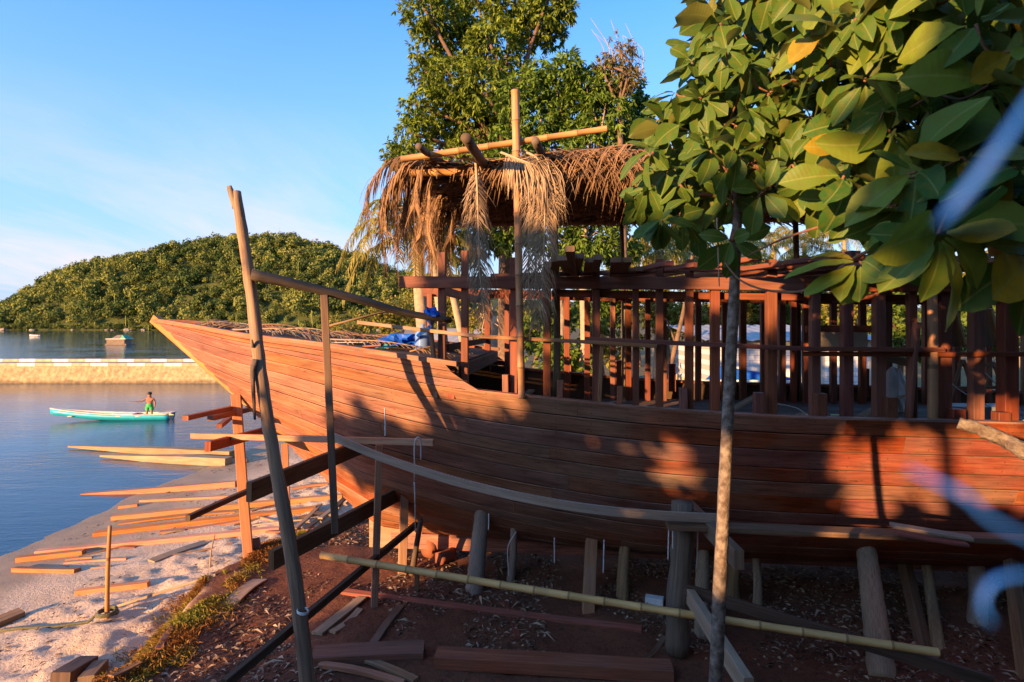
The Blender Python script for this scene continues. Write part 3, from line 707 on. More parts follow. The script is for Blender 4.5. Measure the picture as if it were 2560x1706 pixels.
# roof rafters laid loose across the top beams, near ends overhanging
raft = [(1385, 1390, 648, .11), (1420, 1404, 645, .12), (1432, 1424, 622, .10), (1440, 1447, 640, .12), (1470, 1476, 650, .12), (1487, 1495, 643, .10), (1535, 1540, 650, .13), (1556, 1567, 650, .12), (1580, 1598, 672, .11), (1606, 1675, 658, .11), (1668, 1742, 662, .11), (1730, 1893, 646, .13), (1800, 1960, 668, .12), (1857, 2140, 634, .14), (1960, 2210, 640, .13), (2060, 2330, 645, .14), (2160, 2470, 640, .13), (2260, 2620, 642, .13)]
for i, (x0, x1, y1, w) in enumerate(raft):
    zt = 5.70; ta = on_v(x0, VN); a = Bt(ta, VN, zt)
    d1 = max(5.6, (5.70+.05-CZ)*FPX/(HOR-y1)) ; b = P(x1, y1, min(d1, 7.6)); b.z = max(b.z, zt-.03)
    dirn = (a-b); far = a + dirn.normalized()*random.uniform(1.6, 3.4); far.z = zt+.0
    beam('rafter', far, b, w, .06, W_scaf if i < 9 else W_cabin, CAB, warp=.01)
for i in range(9):                            # roof boards on the after half
    t = on_v(2000, VN)-.35*i; beam('roof_board', Bt(t, VN+.3, 5.80), Bt(t-.05, VF-.2, 5.80), .30, .03, W_dark, CAB)
# timber heads along the gunwale
for px, top, w in ((1130, 924, 27), (1264, 937, 21), (1401, 951, 21), (1550, 966, 20), (1707, 970, 26), (1896, 982, 31), (2049, 984, 34), (2223, 992, 37), (2387, 1022, 40), (2500, 1030, 40)):
    t = on_v(px, 2.08); p = Bt(t, 2.08, 0); ww = w/FPX*p.y*.74
    beam('timber_head', Bt(t, 2.10, gun(t)-.16), Bt(t, 2.10, zpix(t, 2.10, top)), ww, ww, W_cabin if px > 1800 else W_redbeam, HULL, up=BU, cham=.008)
for px in (1180, 1300, 1420, 1545, 1680, 1830, 1990, 2160, 2340):
    t = on_v(px, -2.05); beam('timber_head', Bt(t, -2.05, gun(t)-.2), Bt(t, -2.05, gun(t)+.36), .14, .14, W_cabin, HULL, up=BU)
# side battens nailed along the outside of the posts
def poly_beam(name, pts, v, h, w, mat, par):
    for (xa, ya), (xb, yb) in zip(pts[:-1], pts[1:]):
        ta, tb = on_v(xa, v), on_v(xb, v); beam(name, Bt(ta, v, zpix(ta, v, ya)), Bt(tb-.01, v, zpix(tb, v, yb)), w, h, mat, par, seg=4)
poly_beam('batten', [(893, 806), (1205, 842), (1640, 866)], VN+.22, .05, .03, W_post, CAB)
poly_beam('batten', [(1462, 848), (2027, 873), (2360, 875)], VN+.17, .06, .03, W_cabin, CAB)
poly_beam('batten', [(2006, 885), (2640, 886)], VN+.14, .06, .03, W_cabin, CAB)
beam('brace', Bt(on_v(1091, VN+.1), VN+.1, 3.98), Bt(on_v(1077, VN+.14), VN+.14, 4.93), .085, .05, W_post, CAB, up=BU)
beam('brace', Bt(on_v(1497, VN+.1), VN+.12, 3.8), Bt(on_v(1506, VN+.12), VN+.14, 4.86), .085, .05, W_post, CAB, up=BU)
beam('brace', Bt(on_v(2265, VN+.1), VN+.12, 3.6), Bt(on_v(2292, VN+.14), VN+.14, 5.02), .12, .05, W_cabin, CAB, up=BU)
for (xa, ya, xb, yb, v, h, m) in ((2015, 823, 2190, 823, VN-.12, .09, W_redbeam), (2200, 893, 2290, 912, VN-.12, .10, W_scaf), (1480, 724, 1600, 706, VN-.4, .09, W_scaf)):
    ta, tb = on_v(xa, v), on_v(xb, v); beam('cross_rail', Bt(ta, v, zpix(ta, v, ya)), Bt(tb, v, zpix(tb, v, yb)), .04, h, m, CAB)
# ------------------------------------------------------------------ bow scaffold
SCAF = thing('bow_scaffold', G(760, 1690), 'rough timber scaffold of posts, boards and a forked pole beside the bow', 'scaffold')
log('forked_pole', [P(775, 1760, 6.35), P(735, 1430, 6.4), P(692, 1180, 6.45), P(655, 960, 6.5), P(632, 760, 6.55), P(612, 620, 6.55), P(590, 480, 6.6)], .080, .055, W_log, SCAF, 12, .10, 40)
log('forked_pole', [P(592, 520, 6.6), P(581, 490, 6.57), P(573, 466, 6.56)], .050, .028, W_log, SCAF, 8, .12, 6)
log('stub_branch', [P(640, 900, 6.46), P(632, 930, 6.42), P(634, 985, 6.40), P(637, 1050, 6.40)], .04, .012, W_driftlog, SCAF, 8, .2, 10)
log('stub_branch', [P(633, 868, 6.46), P(630, 850, 6.42)], .02, .008, W_driftlog, SCAF, 6, .2, 4)
log('rail_log', [P(628, 686, 6.48), P(760, 716, 6.75), P(900, 750, 7.1), P(1010, 782, 7.45), P(1126, 801, 7.8)], .062, .042, W_driftlog, SCAF, 10, .08, 26)
for (a, b, w, h, m) in (
    (P(810, 738, 6.86), P(838, 1332, 6.9), .085, .085, W_scaf),                 # hanging post
    (P(590, 986, 10.3), P(622, 1402, 10.25), .16, .11, W_orange),               # lit corner post
    (P(640, 1345, 10.45), P(646, 1400, 10.35), .12, .10, W_scaf),
    (P(712, 1108, 11.6), P(722, 1345, 11.5), .12, .10, W_orange),
    (P(948, 1112, 8.45), P(936, 1516, 8.42), .10, .10, W_post),
    (P(1012, 1208, 9.45), P(1005, 1441, 9.45), .13, .11, W_post)):
    beam('post', a, b, w, h, m, SCAF, up=(.3, -1, 0))
for (a, b, w, h, m) in (
    (P(622, 1231, 6.52), P(912, 1113, 9.3), .07, .225, W_scaf),                  # upper cross board
    (P(678, 1402, 6.9), P(1000, 1232, 9.6), .08, .23, W_scaf),                   # lower cross board
    (P(560, 1712, 5.5), P(1040, 1312, 9.7), .07, .10, W_dark),                   # foot rail
    (P(463, 1046, 8.9), P(600, 1016, 10.6), .10, .075, W_redbeam),
    (P(526, 1046, 9.3), P(640, 1020, 11.4), .10, .085, W_redbeam),
    (P(548, 1066, 9.6), P(585, 1036, 11.0), .09, .07, W_redbeam),
    (P(519, 1117, 8.8), P(700, 1068, 11.4), .09, .155, W_redbeam),
    (P(469, 1296, 8.6), P(622, 1227, 10.1), .08, .085, W_dark)):
    beam('cross_board', a, b, w, h, m, SCAF)
beam('ledger', P(480, 1090, 9.85), P(1085, 1107, 7.75), .06, .09, W_post, SCAF, seg=6)
# the long bent batten that sweeps aft under the hull's turn
bc = [P(832, 1092, 7.35), P(960, 1146, 7.15), P(1120, 1198, 7.0), P(1280, 1238, 6.9), P(1460, 1270, 6.85), P(1640, 1288, 6.88), P(1820, 1297, 6.95)]
pts = curve_pts(bc, 36); V, F, U = [], [], []
for i, p in enumerate(pts):
    for dy, dz in ((-.025, -.05), (.025, -.05), (.025, .05), (-.025, .05)): V.append(p+Vector((0, dy, dz)))
for i in range(len(pts)-1):
    for q in range(4):
        j = (q+1) % 4; F.append((i*4+q, i*4+j, i*4+4+j, i*4+4+q)); U += [(i*.15, q*.09), (i*.15, q*.09+.09), (i*.15+.15, q*.09+.09), (i*.15+.15, q*.09)]
F += [(3, 2, 1, 0), tuple(len(V)-4+q for q in range(4))]; U += [(0, 0)]*8
obj('bent_batten', V, F, W_grey, SCAF, U)
# ------------------------------------------------------------------ side staging
STG = thing('side_staging', G(1692, 1628), 'plank staging on a stout post alongside the hull beside the coconut props', 'scaffold')
log('post', [P(1692, 1632, 7.2), P(1697, 1500, 7.2), P(1705, 1380, 7.2), P(1708, 1255, 7.2)], .145, .135, W_driftlog, STG, 10, .09, 12)
beam('stage_board', P(1668, 1313, 6.98), P(2640, 1352, 6.62), .22, .06, W_scaf, STG, seg=8)
beam('stage_board', P(2228, 1313, 6.55), P(2428, 1346, 6.3), .14, .035, W_grey, STG)
beam('stage_board', P(2240, 1334, 6.7), P(2418, 1362, 6.5), .12, .03, W_redbeam, STG)
beam('cross_board', P(1722, 1268, 7.9), P(1848, 1400, 5.95), .10, .20, W_scaf, STG)
beam('cross_board', P(1712, 1470, 7.3), P(1872, 1722, 5.3), .09, .20, W_grey, STG)
beam('side_board', P(1700, 1470, 7.1), P(2480, 1706, 6.2), .05, .14, W_dark, STG, seg=6)
# ------------------------------------------------------------------ bamboo pole and hull props
o = bamboo('bamboo_pole', P(803, 1388, 8.18), P(2348, 1632, 6.15), .048, W_bamg, None, .02, .42)
tag(o, 'long pale bamboo pole slung level across the scaffold posts under the hull', 'bamboo pole')
props = [((1206, 1284, 8.75), (1185, 1481), .125, 1, 'ringed coconut trunk prop with a sunlit foot nearest the bow under the hull'),
         ((1284, 1322, 9.2), (1275, 1452), .058, 1, 'thin ringed trunk prop behind the sunlit coconut trunk'),
         ((1479, 1350, 8.2), (1470, 1533), .0, 2, 'squared plank prop standing upright under the hull'),
         ((1563, 1368, 8.6), (1556, 1494), .085, 1, 'short shaded trunk prop between the squared plank and the staging post'),
         ((1758, 1378, 7.7), (1756, 1594), .095, 1, 'upright trunk prop just behind the staging post'),
         ((1838, 1400, 8.4), (1834, 1500), .085, 1, 'brown trunk prop set deep under the hull behind the slender tree'),
         ((1889, 1400, 8.4), (1892, 1530), .06, 1, 'thin dark stick prop set deep under the hull'),
         ((2166, 1374, 6.98), (2207, 1692), .135, 1, 'thick grey trunk prop leaning under the dark after hull'),
         ((2262, 1410, 7.35), (2314, 1626), .0, 2, 'leaning brown plank prop beside the thick grey trunk prop'),
         ((2316, 1420, 7.6), (2348, 1626), .07, 1, 'dark pole prop leaning behind the brown plank prop'),
         ((2440, 1420, 8.0), (2442, 1560), .11, 1, 'stout prop in deep shade under the after hull'),
         ((2528, 1402, 6.75), (2568, 1700), .0, 2, 'reddish plank prop under the after hull beyond the leaning props')]
for (a, b, r, k, lab) in props:
    foot = G(*b); foot.z -= .06; top = P(a[0], a[1]-16, a[2])
    hit = None
    for up_px in range(0, 80, 4):             # the head goes where the sight line meets the planking
        for d_ in np.arange(6.2, 10.2, .07):
            p_ = P(a[0], a[1]-up_px, d_); r3 = p_-BP; t_, v_ = r3.dot(BU), r3.dot(BN); q_, g_ = sect(t_, 24)
            if q_[-1, 1] < p_.z < q_[0, 1] and abs(v_) < np.interp(p_.z, q_[::-1, 1], q_[::-1, 0]): hit = p_; break
        if hit is not None: break
    top = hit + (hit-foot).normalized()*.07 if hit is not None else top
    if k == 1:
        ps = curve_pts([foot, foot.lerp(top, .5)+Vector((random.uniform(-.03, .03), 0, 0)), top], 30); rad = []
        for i in range(len(ps)): rad.append(r*(1.12-.2*i/len(ps))*(1+(.045 if i % 3 == 0 else 0)))
        o = tube('hull_prop', ps, rad, W_coco if r > .1 or a[0] < 1300 else W_log, None, 14, .03)
    else: o = beam('hull_prop', foot, top, .17, .12, W_post if a[0] < 2000 else W_scaf, None, up=(0, -1, .1))
    tag(o, lab, 'prop', 'props under the hull')
# ------------------------------------------------------------------ timbers lying on the beach and the yard
def lie(name, a, b, w, h, mat, label, cat='timber', group=None, dz=0.0, seg=5, tilt=None):
    pa, pb = G(*a), G(*b); k = .5*h*.85-min(.03, h*.18); pa.z = float(gz(pa.x, pa.y))+k+dz; pb.z = float(gz(pb.x, pb.y))+k+dz
    for f in (.25, .5, .75):                  # rest on the highest lumps under the middle
        q = pa.lerp(pb, f); e = float(gz(q.x, q.y))+k+dz-q.z
        if e > 0: pa.z += e*.6; pb.z += e*.6
    o = beam(name, pa, pb, w*.85, h*.85, mat, None, seg=seg, warp=.035 if h < .09 else .01, roll=random.uniform(-.12, .12)); return tag(o, label, cat, group)
GT = 'orange timbers lying on the sand'
LT = 'long orange sawn timber lying on the sand between the water and the bow scaffold'
for (a, b, w, h) in (((208, 1247), (592, 1216), .30, .20), ((352, 1254), (600, 1242), .16, .07), ((282, 1300), (856, 1246), .20, .14), ((236, 1341), (790, 1276), .20, .12), ((400, 1334), (606, 1306), .14, .06), ((92, 1386), (700, 1326), .18, .12), ((730, 1225), (820, 1212), .16, .08), ((460, 1316), (700, 1284), .22, .05), ((300, 1311), (600, 1280), .22, .05)):
    lie('sawn_timber', a, b, w, h, W_orange, LT, 'timber', GT)
for (a, b, w, h, m, lab) in (
    ((297, 1272), (345, 1266), .13, .10, W_orange, 'short orange timber offcut lying alone by the wet sand'),
    ((45, 1405), (210, 1386), .20, .14, W_orange, 'orange timber lying on wet sand beside the longest beach timber'),
    ((38, 1428), (194, 1431), .18, .10, W_orange, 'orange timber with a wet pool behind it on the beach'),
    ((191, 1488), (372, 1467), .13, .11, W_orange, 'orange timber lying behind the upright stick'),
    ((-30, 1576), (54, 1541), .26, .16, W_post, 'thick brown timber end on the sand by the rope'),
    ((378, 1406), (516, 1358), .26, .05, W_grey, 'pale grey board lying flat on the white sand'),
    ((571, 1516), (650, 1452), .30, .03, W_grey, 'grey board lying on the grassy edge of the bank'),
    ((150, 1712), (222, 1668), .30, .20, W_dark, 'dark brown timber block in the pile on the sand'),
    ((215, 1716), (252, 1672), .22, .16, W_scaf, 'brown timber block beside the dark block on the sand'),
    ((276, 1712), (349, 1676), .12, .12, W_post, 'brown squared timber end near the dark blocks'),
    ((396, 1634), (432, 1576), .10, .08, W_redbeam, 'small dark stake lying on the sand below the grassy edge'),
    ((290, 1520), (540, 1440), .05, .05, W_log, 'thin pale stick lying across the white sand'),
    ((380, 1660), (470, 1560), .06, .05, W_dark, 'thin dark stick lying along the foot of the bank'),
    ((856, 1485), (1604, 1579), .13, .06, W_redbeam, 'long red batten lying on the dirt under the bamboo pole'),
    ((782, 1655), (1060, 1640), .30, .16, W_redbeam, 'thick red beam lying on the dirt at the foot of the forked pole'),
    ((1090, 1655), (1680, 1690), .28, .18, W_redbeam, 'thick dark red beam lying on the dirt beside the red beam'),
    ((800, 1672), (1010, 1720), .09, .07, W_orange, 'narrow orange batten lying in front of the red beam'),
    ((870, 1640), (1040, 1710), .13, .05, W_post, 'brown board propped across the red beam'),
    ((925, 1628), (1004, 1518), .13, .05, W_scaf, 'dark board lying on the dirt beside the sunlit post'),
    ((1262, 1512), (1294, 1600), .09, .05, W_redbeam, 'short red batten pointing away from the hull on the dirt'),
    ((1610, 1660), (1660, 1600), .08, .05, W_scaf, 'short brown batten on the dirt beside the staging post')):
    lie('timber', a, b, w, h, m, lab)
RT = np.random.default_rng(77)
for i in range(20):                           # thin laths and splinters strewn between the timbers
    x0, y0 = RT.uniform(120, 700), 0; y0 = float(np.interp(x0, [120, 700], [1400, 1275]))+RT.uniform(-25, 70); L = RT.uniform(40, 170); an = RT.normal(-.10, .10)
    lie('lath', (x0, y0), (x0+L, y0+L*an), RT.uniform(.04, .09), RT.uniform(.025, .05), [W_orange, W_grey, W_post, W_redbeam][i % 4], 'thin splintered lath lying on the sand among the orange timbers', 'lath', 'laths strewn on the sand')
for (a, b) in (((735, 1335), (800, 1270)), ((760, 1330), (850, 1262)), ((800, 1310), (870, 1252)), ((745, 1300), (840, 1282)), ((830, 1290), (880, 1240)), ((770, 1350), (840, 1300))):
    lie('scrap_board', a, b, .14, .05, random.choice([W_scaf, W_grey, W_post, W_dark]), 'loose scrap board in the heap on the sand under the stem', 'board', 'scrap boards under the stem', dz=random.uniform(0, .08))
for (a, b, w) in (((792, 1590), (905, 1500), .20), ((830, 1585), (900, 1530), .12)):
    lie('bark_piece', a, b, w, .04, W_grey, 'pale split slab of bark on the dirt behind the forked pole', 'bark', 'bark slabs by the forked pole')
# short stick standing behind the bamboo, and a stick in the sand with rope round its foot
o = log('leaning_stick', [G(1030, 1440), P(1042, 1360, 9.3), P(1052, 1300, 9.2)], .05, .04, W_driftlog, None, 8, .1, 8); tag(o, 'short dark stick leaning against the scaffold near the forefoot', 'stick')
f = G(1042, 1480); o = beam('stake', f-Vector((0, 0, .05)), f+Vector((0, 0, .36)), .07, .06, W_scaf); tag(o, 'short square stake standing in the dirt under the bamboo pole', 'stake')
f = G(268, 1543); o = log('upright_stick', [f-Vector((0, 0, .1)), f+Vector((.01, 0, .7)), f+Vector((.045, 0, 1.42))], .034, .028, W_bam, None, 9, .06, 10)
tag(o, 'upright orange stick in the sand with a rope round its foot', 'stick')
M_greenrope = flat('old green rope', (.13, .12, .06), .9, 0, .5, 40)
ps = [f+Vector((math.cos(a)*(.13+.02*math.sin(a*2.3)), math.sin(a)*.13, .045+.012*a/3)) for a in np.linspace(0, 15, 50)] + [f+Vector((-.3-.5*k, -.03*k, .03)) for k in range(4)]
for i in range(-4, 0): ps[i].z = float(gz(ps[i].x, ps[i].y))+.02
o = tube('mooring_rope', ps, .022, M_greenrope, None, 6); tag(o, 'coil of old green rope round the upright stick', 'rope')
f = G(525, 1420); o = log('dead_stick', [f, f+Vector((.02, 0, .3)), f+Vector((.09, 0, .62))], .018, .01, W_log, None, 6, .1, 6); tag(o, 'thin crooked dead stick poking from the sand by the grass', 'stick')
# log sections behind the bow scaffold
for (px, py, r, L, lab) in ((1065, 1395, .17, .5, 'short dark log end with an orange cut face under the forefoot'), (1095, 1412, .11, .45, 'orange barked log lying beside the short dark log')):
    p = G(px, py); tag(log('cut_log', [p+Vector((0, 0, r-.02)), p+Vector((L*.5, .25, r-.02))], r, r*.95, W_redbeam, None, 14, .04, 4), lab, 'log')
f = G(1632, 1508); o = beam('block', f+Vector((-.1, .03, .05)), f+Vector((.14, -.06, .05)), .13, .1, flat('pale foam block', (.62, .66, .64), .8, 0, .15, 9)); tag(o, 'pale grey block lying on the dirt by the bamboo pole', 'block')
# ------------------------------------------------------------------ palm fronds
def frond_arrays(ctrl, leafL, droop, n=46, w=.032, spread=1.0, stiff=.45, rr=.016, up=(0, 0, 1), start=.12, shade=None, jit=.10):
    pts = curve_pts(ctrl, 26); A = np.array([tuple(p) for p in pts]); seg = np.linalg.norm(np.diff(A, axis=0), axis=1); g = np.concatenate([[0], np.cumsum(seg)])/seg.sum()
    T = unit(np.gradient(A, axis=0)); s = np.repeat(np.linspace(start, .995, n), 2)+RNG.normal(0, .004, 2*n); s = np.clip(s, 0, 1)
    C = np.stack([np.interp(s, g, A[:, k]) for k in range(3)], 1); D = unit(np.stack([np.interp(s, g, T[:, k]) for k in range(3)], 1))
    S = unit(np.cross(D, np.array(up))+1e-6); sgn = np.tile([1., -1.], n)[:, None]
    prof = (.35+.65*np.sin(np.clip(s, 0, 1)**.7*math.pi*.93))[:, None]*leafL*RNG.uniform(.75, 1.15, (2*n, 1))
    d1 = unit(S*sgn*spread+D*stiff+np.array([0, 0, -1.])*droop*.35+RNG.normal(0, jit, (2*n, 3)))
    d2 = unit(d1+np.array([0, 0, -1.])*droop*RNG.uniform(.6, 1.5, (2*n, 1))+RNG.normal(0, jit*.8, (2*n, 3)))
    d3 = unit(d2+np.array([0, 0, -1.])*droop*RNG.uniform(.6, 1.5, (2*n, 1)))
    W = unit(np.cross(d1, D)+RNG.normal(0, .3, (2*n, 3)))*0 + D*w*.5
    p1 = C+d1*prof*.36; p2 = p1+d2*prof*.34; p3 = p2+d3*prof*.30
    V = np.stack([C-W*.6, C+W*.6, p1+W, p1-W, p2+W*.8, p2-W*.8, p3+W*.1, p3-W*.1], 1).reshape(-1, 3); b = np.arange(2*n)*8
    Q = np.concatenate([np.stack([b, b+1, b+2, b+3], 1), np.stack([b+3, b+2, b+4, b+5], 1), np.stack([b+5, b+4, b+6, b+7], 1)])
    base = np.clip(RNG.normal(.5 if shade is None else shade, .12), 0, 1); t = np.repeat(np.clip(base+RNG.normal(0, .16, 2*n), 0, 1), 8)
    # rachis
    sub = A[::2]; m = len(sub); RV = []; cs = [(1, 0), (0, 1), (-1, 0), (0, -1)]
    Ts = T[::2]; S2 = unit(np.cross(Ts, np.array(up))+1e-6); N2 = np.cross(S2, Ts)
    rad = np.linspace(rr*1.5, rr*.35, m)
    for i in range(m):
        for a, c in cs: RV.append(sub[i]+(S2[i]*a+N2[i]*c*.7)*rad[i])
    RQ = [(i*4+k, i*4+(k+1) % 4, i*4+4+(k+1) % 4, i*4+4+k) for i in range(m-1) for k in range(4)]
    Q = np.concatenate([Q, np.array(RQ)+len(V)]); V = np.concatenate([V, np.array(RV)]); t = np.concatenate([t, np.full(len(RV), .85)])
    return V, Q, np.stack([t, t, t, np.ones_like(t)], 1)
def frond(name, ctrl, leafL, droop, mat, parent, **k):
    V, Q, T = frond_arrays(ctrl, leafL, droop, **k); c = np.array(tuple(Vector(ctrl[0])))
    return put(bpy.data.objects.new(name, nmesh(name, V-c, Q, mat, False, {'tint': T})), parent, Matrix.Translation(Vector(c)))
# ------------------------------------------------------------------ thatched shade roof over the boat
ROOF = thing('thatched_roof', Bt(-3, 0, Z_DECK), 'thatched shade roof of dry brown palm fronds on bamboo poles above the cabin frame', 'roof shelter'); kind(ROOF, 'thing')
ZR = 7.06
bamboo('bamboo_pole', P(1288, 226, 7.72), P(1304, 996, 7.72), .052, W_bam, ROOF)
bamboo('bamboo_pole', P(1003, 399, 7.9), P(1518, 322, 7.75), .045, W_bam, ROOF)
bamboo('bamboo_pole', P(1025, 433, 8.15), P(1640, 424, 8.1), .052, W_bam, ROOF)
bamboo('bamboo_pole', P(1600, 425, 8.12), P(2700, 418, 8.05), .052, W_bam, ROOF)
bamboo('bamboo_pole', P(1125, 562, 11.9), P(1900, 549, 11.8), .055, W_bam, ROOF)
bamboo('bamboo_pole', P(1860, 550, 11.8), P(2900, 545, 11.6), .055, W_bam, ROOF)
bamboo('bamboo_pole', P(1330, 480, 10.0), P(2700, 478, 10.0), .05, W_bam, ROOF)
log('roof_log', [P(1164, 345, 6.85), P(1218, 425, 8.3), P(1262, 495, 10.2), P(1300, 540, 12.2)], .062, .06, W_driftlog, ROOF, 12, .05, 16)
log('roof_log', [P(1046, 366, 7.5), P(1100, 412, 8.5), P(1180, 490, 11)], .045, .045, W_driftlog, ROOF, 10, .05, 10)
log('roof_log', [P(1338, 352, 7.3), P(1368, 420, 8.5), P(1400, 520, 12)], .055, .055, W_driftlog, ROOF, 10, .05, 10)
log('roof_log', [P(1560, 380, 7.9), P(1540, 430, 8.6), P(1520, 545, 12.2)], .045, .05, W_driftlog, ROOF, 10, .05, 10)
for x in (1800, 2000, 2250, 2500): log('roof_log', [P(x, 400, 8.0), P(x-60, 470, 9.6), P(x-120, 545, 12.0)], .05, .05, W_driftlog, ROOF, 8, .05, 8)
for (px, v, m, r) in ((1392, 1.8, W_log, .055), (1995, -1.95, W_driftlog, .06), (2331, 2.1, W_bam, .062), (1100, -1.9, W_driftlog, .045), (1560, -2.0, W_log, .05), (2560, -1.9, W_log, .06)):
    t = on_v(px, v); log('roof_post', [Bt(t, v, Z_DECK if t < -1.2 else gun(t)-.05), Bt(t, v, 5.2), Bt(t+.05, v, ZR+.02)], r, r*.85, m, ROOF, 10, .04, 8)
RX0, RX1, RY0, RY1 = -1.5, 9.6, 8.0, 12.3
for i in range(64):                           # fronds laid over the frame
    x = RNG.uniform(RX0, RX1) if i > 22 else RNG.uniform(RX0, 3); y = RNG.uniform(RY0, RY1); L = RNG.uniform(2.0, 3.0); a = RNG.choice([0, math.pi])+RNG.normal(0, .28) if RNG.random() < .72 else RNG.uniform(0, 6.3)
    c = Vector((x, y, ZR+.12+RNG.uniform(0, .16))); d = Vector((math.cos(a), math.sin(a), 0))*L/2
    if x < .2: d *= .6
    frond('frond', [c-d-Vector((0, 0, .04)), c+Vector((0, 0, .08)), c+d-Vector((0, 0, .06))], RNG.uniform(.5, .75), RNG.uniform(.15, .45), L_dry, ROOF, n=36, w=.035)
for i in range(38):                           # leaflets spilling over the front edge
    x = RNG.uniform(.4, 2.9) if i < 22 else RNG.uniform(2.9, 9.0); L = RNG.uniform(1.5, 2.4); c = Vector((x, RY0+RNG.uniform(-.1, .25), ZR+.12+RNG.uniform(0, .16))); s = 1 if RNG.random() < .65 else -1
    frond('frond', [c-Vector((L*.5*s, 0, 0)), c+Vector((0, -.05, .1)), c+Vector((L*.55*s, -.1, -.05-.2*RNG.random()))], RNG.uniform(.55, 1.1), RNG.uniform(.45, 1.3), L_dry, ROOF, n=24, w=.018, stiff=1.3)
for i in range(27):                           # the shaggy bow end
    y = RNG.uniform(8.0, 11.4); x0 = RNG.uniform(-1.15, -.7); z = ZR+.1+RNG.uniform(-.05, .2); r = RNG.uniform(.35, .85); k = RNG.uniform(.55, 1.25)
    frond('frond', [(x0, y, z), (x0-.55*r, y, z+.05), (x0-.95*r, y-.05, z-.28*k), (x0-1.08*r, y-.08, z-.75*k), (x0-1.02*r, y-.08, z-1.35*k)], RNG.uniform(.5, .75), RNG.uniform(.8, 1.5), L_dry, ROOF, n=60, w=.022, stiff=1.0)
for (a, b, c, d, L, sh) in (((1190, 405), (1193, 470), (1198, 620), (1205, 775), .50, .62), ((1205, 410), (1190, 500), (1196, 640), (1212, 800), .42, .55), ((1290, 372), (1352, 410), (1362, 560), (1352, 790), .55, .62), ((1330, 385), (1345, 470), (1340, 640), (1338, 815), .52, .72), ((1300, 390), (1325, 450), (1322, 600), (1322, 770), .45, .5), ((1250, 380), (1300, 400), (1360, 430), (1392, 520), .5, .5)):
    frond('hanging_frond', [P(*a, 7.95), P(*b, 7.6), P(*c, 7.55), P(*d, 7.6)], L*1.2, 1.6, L_drygrey, ROOF, n=95, w=.022, stiff=1.0, spread=.95, jit=.24, up=(.25, -1, .0), shade=sh)
n = 9000                                      # the matted layer under the fronds
x = RNG.uniform(RX0+.5, RX1, n); y = RNG.uniform(RY0+.1, RY1, n); z = ZR+RNG.uniform(.03, .2, n); a = RNG.normal(0, .5, n)+np.where(RNG.random(n) < .5, 0, math.pi)
D = unit(np.stack([np.cos(a), np.sin(a), RNG.normal(0, .08, n)], 1)); V, Q, T = leaf_quads(np.stack([x, y, z], 1), D, unit(np.stack([RNG.normal(0, .3, n), RNG.normal(0, .3, n), np.ones(n)], 1)), RNG.uniform(.5, 1.0, n), RNG.uniform(.05, .10, n), np.clip(RNG.normal(.35, .2, n), 0, 1), bend=.05)
o = put(bpy.data.objects.new('thatch_mat', nmesh('thatch_mat', V, Q, L_dry, False, {'tint': T})), ROOF); kind(o, 'stuff')
# dry fronds thrown on the foredeck
for i in range(15):
    t0 = RNG.uniform(1.0, 4.9); v = RNG.uniform(-.5, .9)*ws(t0)*.8; s = RNG.choice([-1, 1]); L = min(RNG.uniform(1.2, 2.2), 2.2)
    t1, t2 = t0, max(.5, min(5.4, t0+s*L)); vv = lambda t, v=v: max(min(v, ws(t)-.25), -ws(t)+.25)
    o = frond('dry_frond', [Bt(t1, vv(t1), fd(t1)+.05), Bt((t1+t2)/2, vv((t1+t2)/2), fd((t1+t2)/2)+.11+RNG.uniform(0, .07)), Bt(t2, vv(t2), fd(t2)+.05)], RNG.uniform(.35, .5), .18, L_drygrey if i % 2 else L_dry, None, n=30, w=.03, stiff=1.0)
    tag(o, 'dry palm frond lying on the foredeck among others', 'palm frond', 'dry fronds on the foredeck')
# ------------------------------------------------------------------ trees behind the boat
def spray_crown(name, blobs, mat, parent, per=150, leaves=8, L=.22, W=.065, droop=.55, tint0=.5, shell=.55, origin=None):
    """crown of drooping leaf sprays; blobs are (centre, radius)"""
    Vs, Qs, Ts, k = [], [], [], 0
    for (c, r) in blobs:
        m = int(per*max(.35, (r/1.1)**2)); d = unit(RNG.normal(size=(m, 3))); rad = r*(shell+(1.05-shell)*RNG.random(m)**.6)
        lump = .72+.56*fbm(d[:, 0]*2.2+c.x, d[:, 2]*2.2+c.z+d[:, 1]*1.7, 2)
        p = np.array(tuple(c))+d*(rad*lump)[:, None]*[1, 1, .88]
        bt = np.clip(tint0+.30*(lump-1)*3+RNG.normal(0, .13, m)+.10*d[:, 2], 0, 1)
        out = unit(d*[1, 1, .5]+RNG.normal(0, .45, (m, 3)))
        P0 = np.repeat(p, leaves, 0); n = len(P0)
        dr = unit(np.repeat(out, leaves, 0)*.75+RNG.normal(0, .62, (n, 3))+np.array([0, 0, -droop])); nn = unit(RNG.normal(0, .55, (n, 3))+np.repeat(out, leaves, 0)+[0, 0, .9])
        t = np.clip(np.repeat(bt, leaves)+RNG.normal(0, .12, n), 0, 1)
        V, Q, T = leaf_quads(P0, dr, nn, L*RNG.uniform(.7, 1.3, n), W*RNG.uniform(.75, 1.25, n), t, bend=.10)
        Vs.append(V); Qs.append(Q+k); Ts.append(T); k += len(V)
    return put(bpy.data.objects.new(name, nmesh(name, np.concatenate(Vs), np.concatenate(Qs), mat, False, {'tint': np.concatenate(Ts)})), parent)
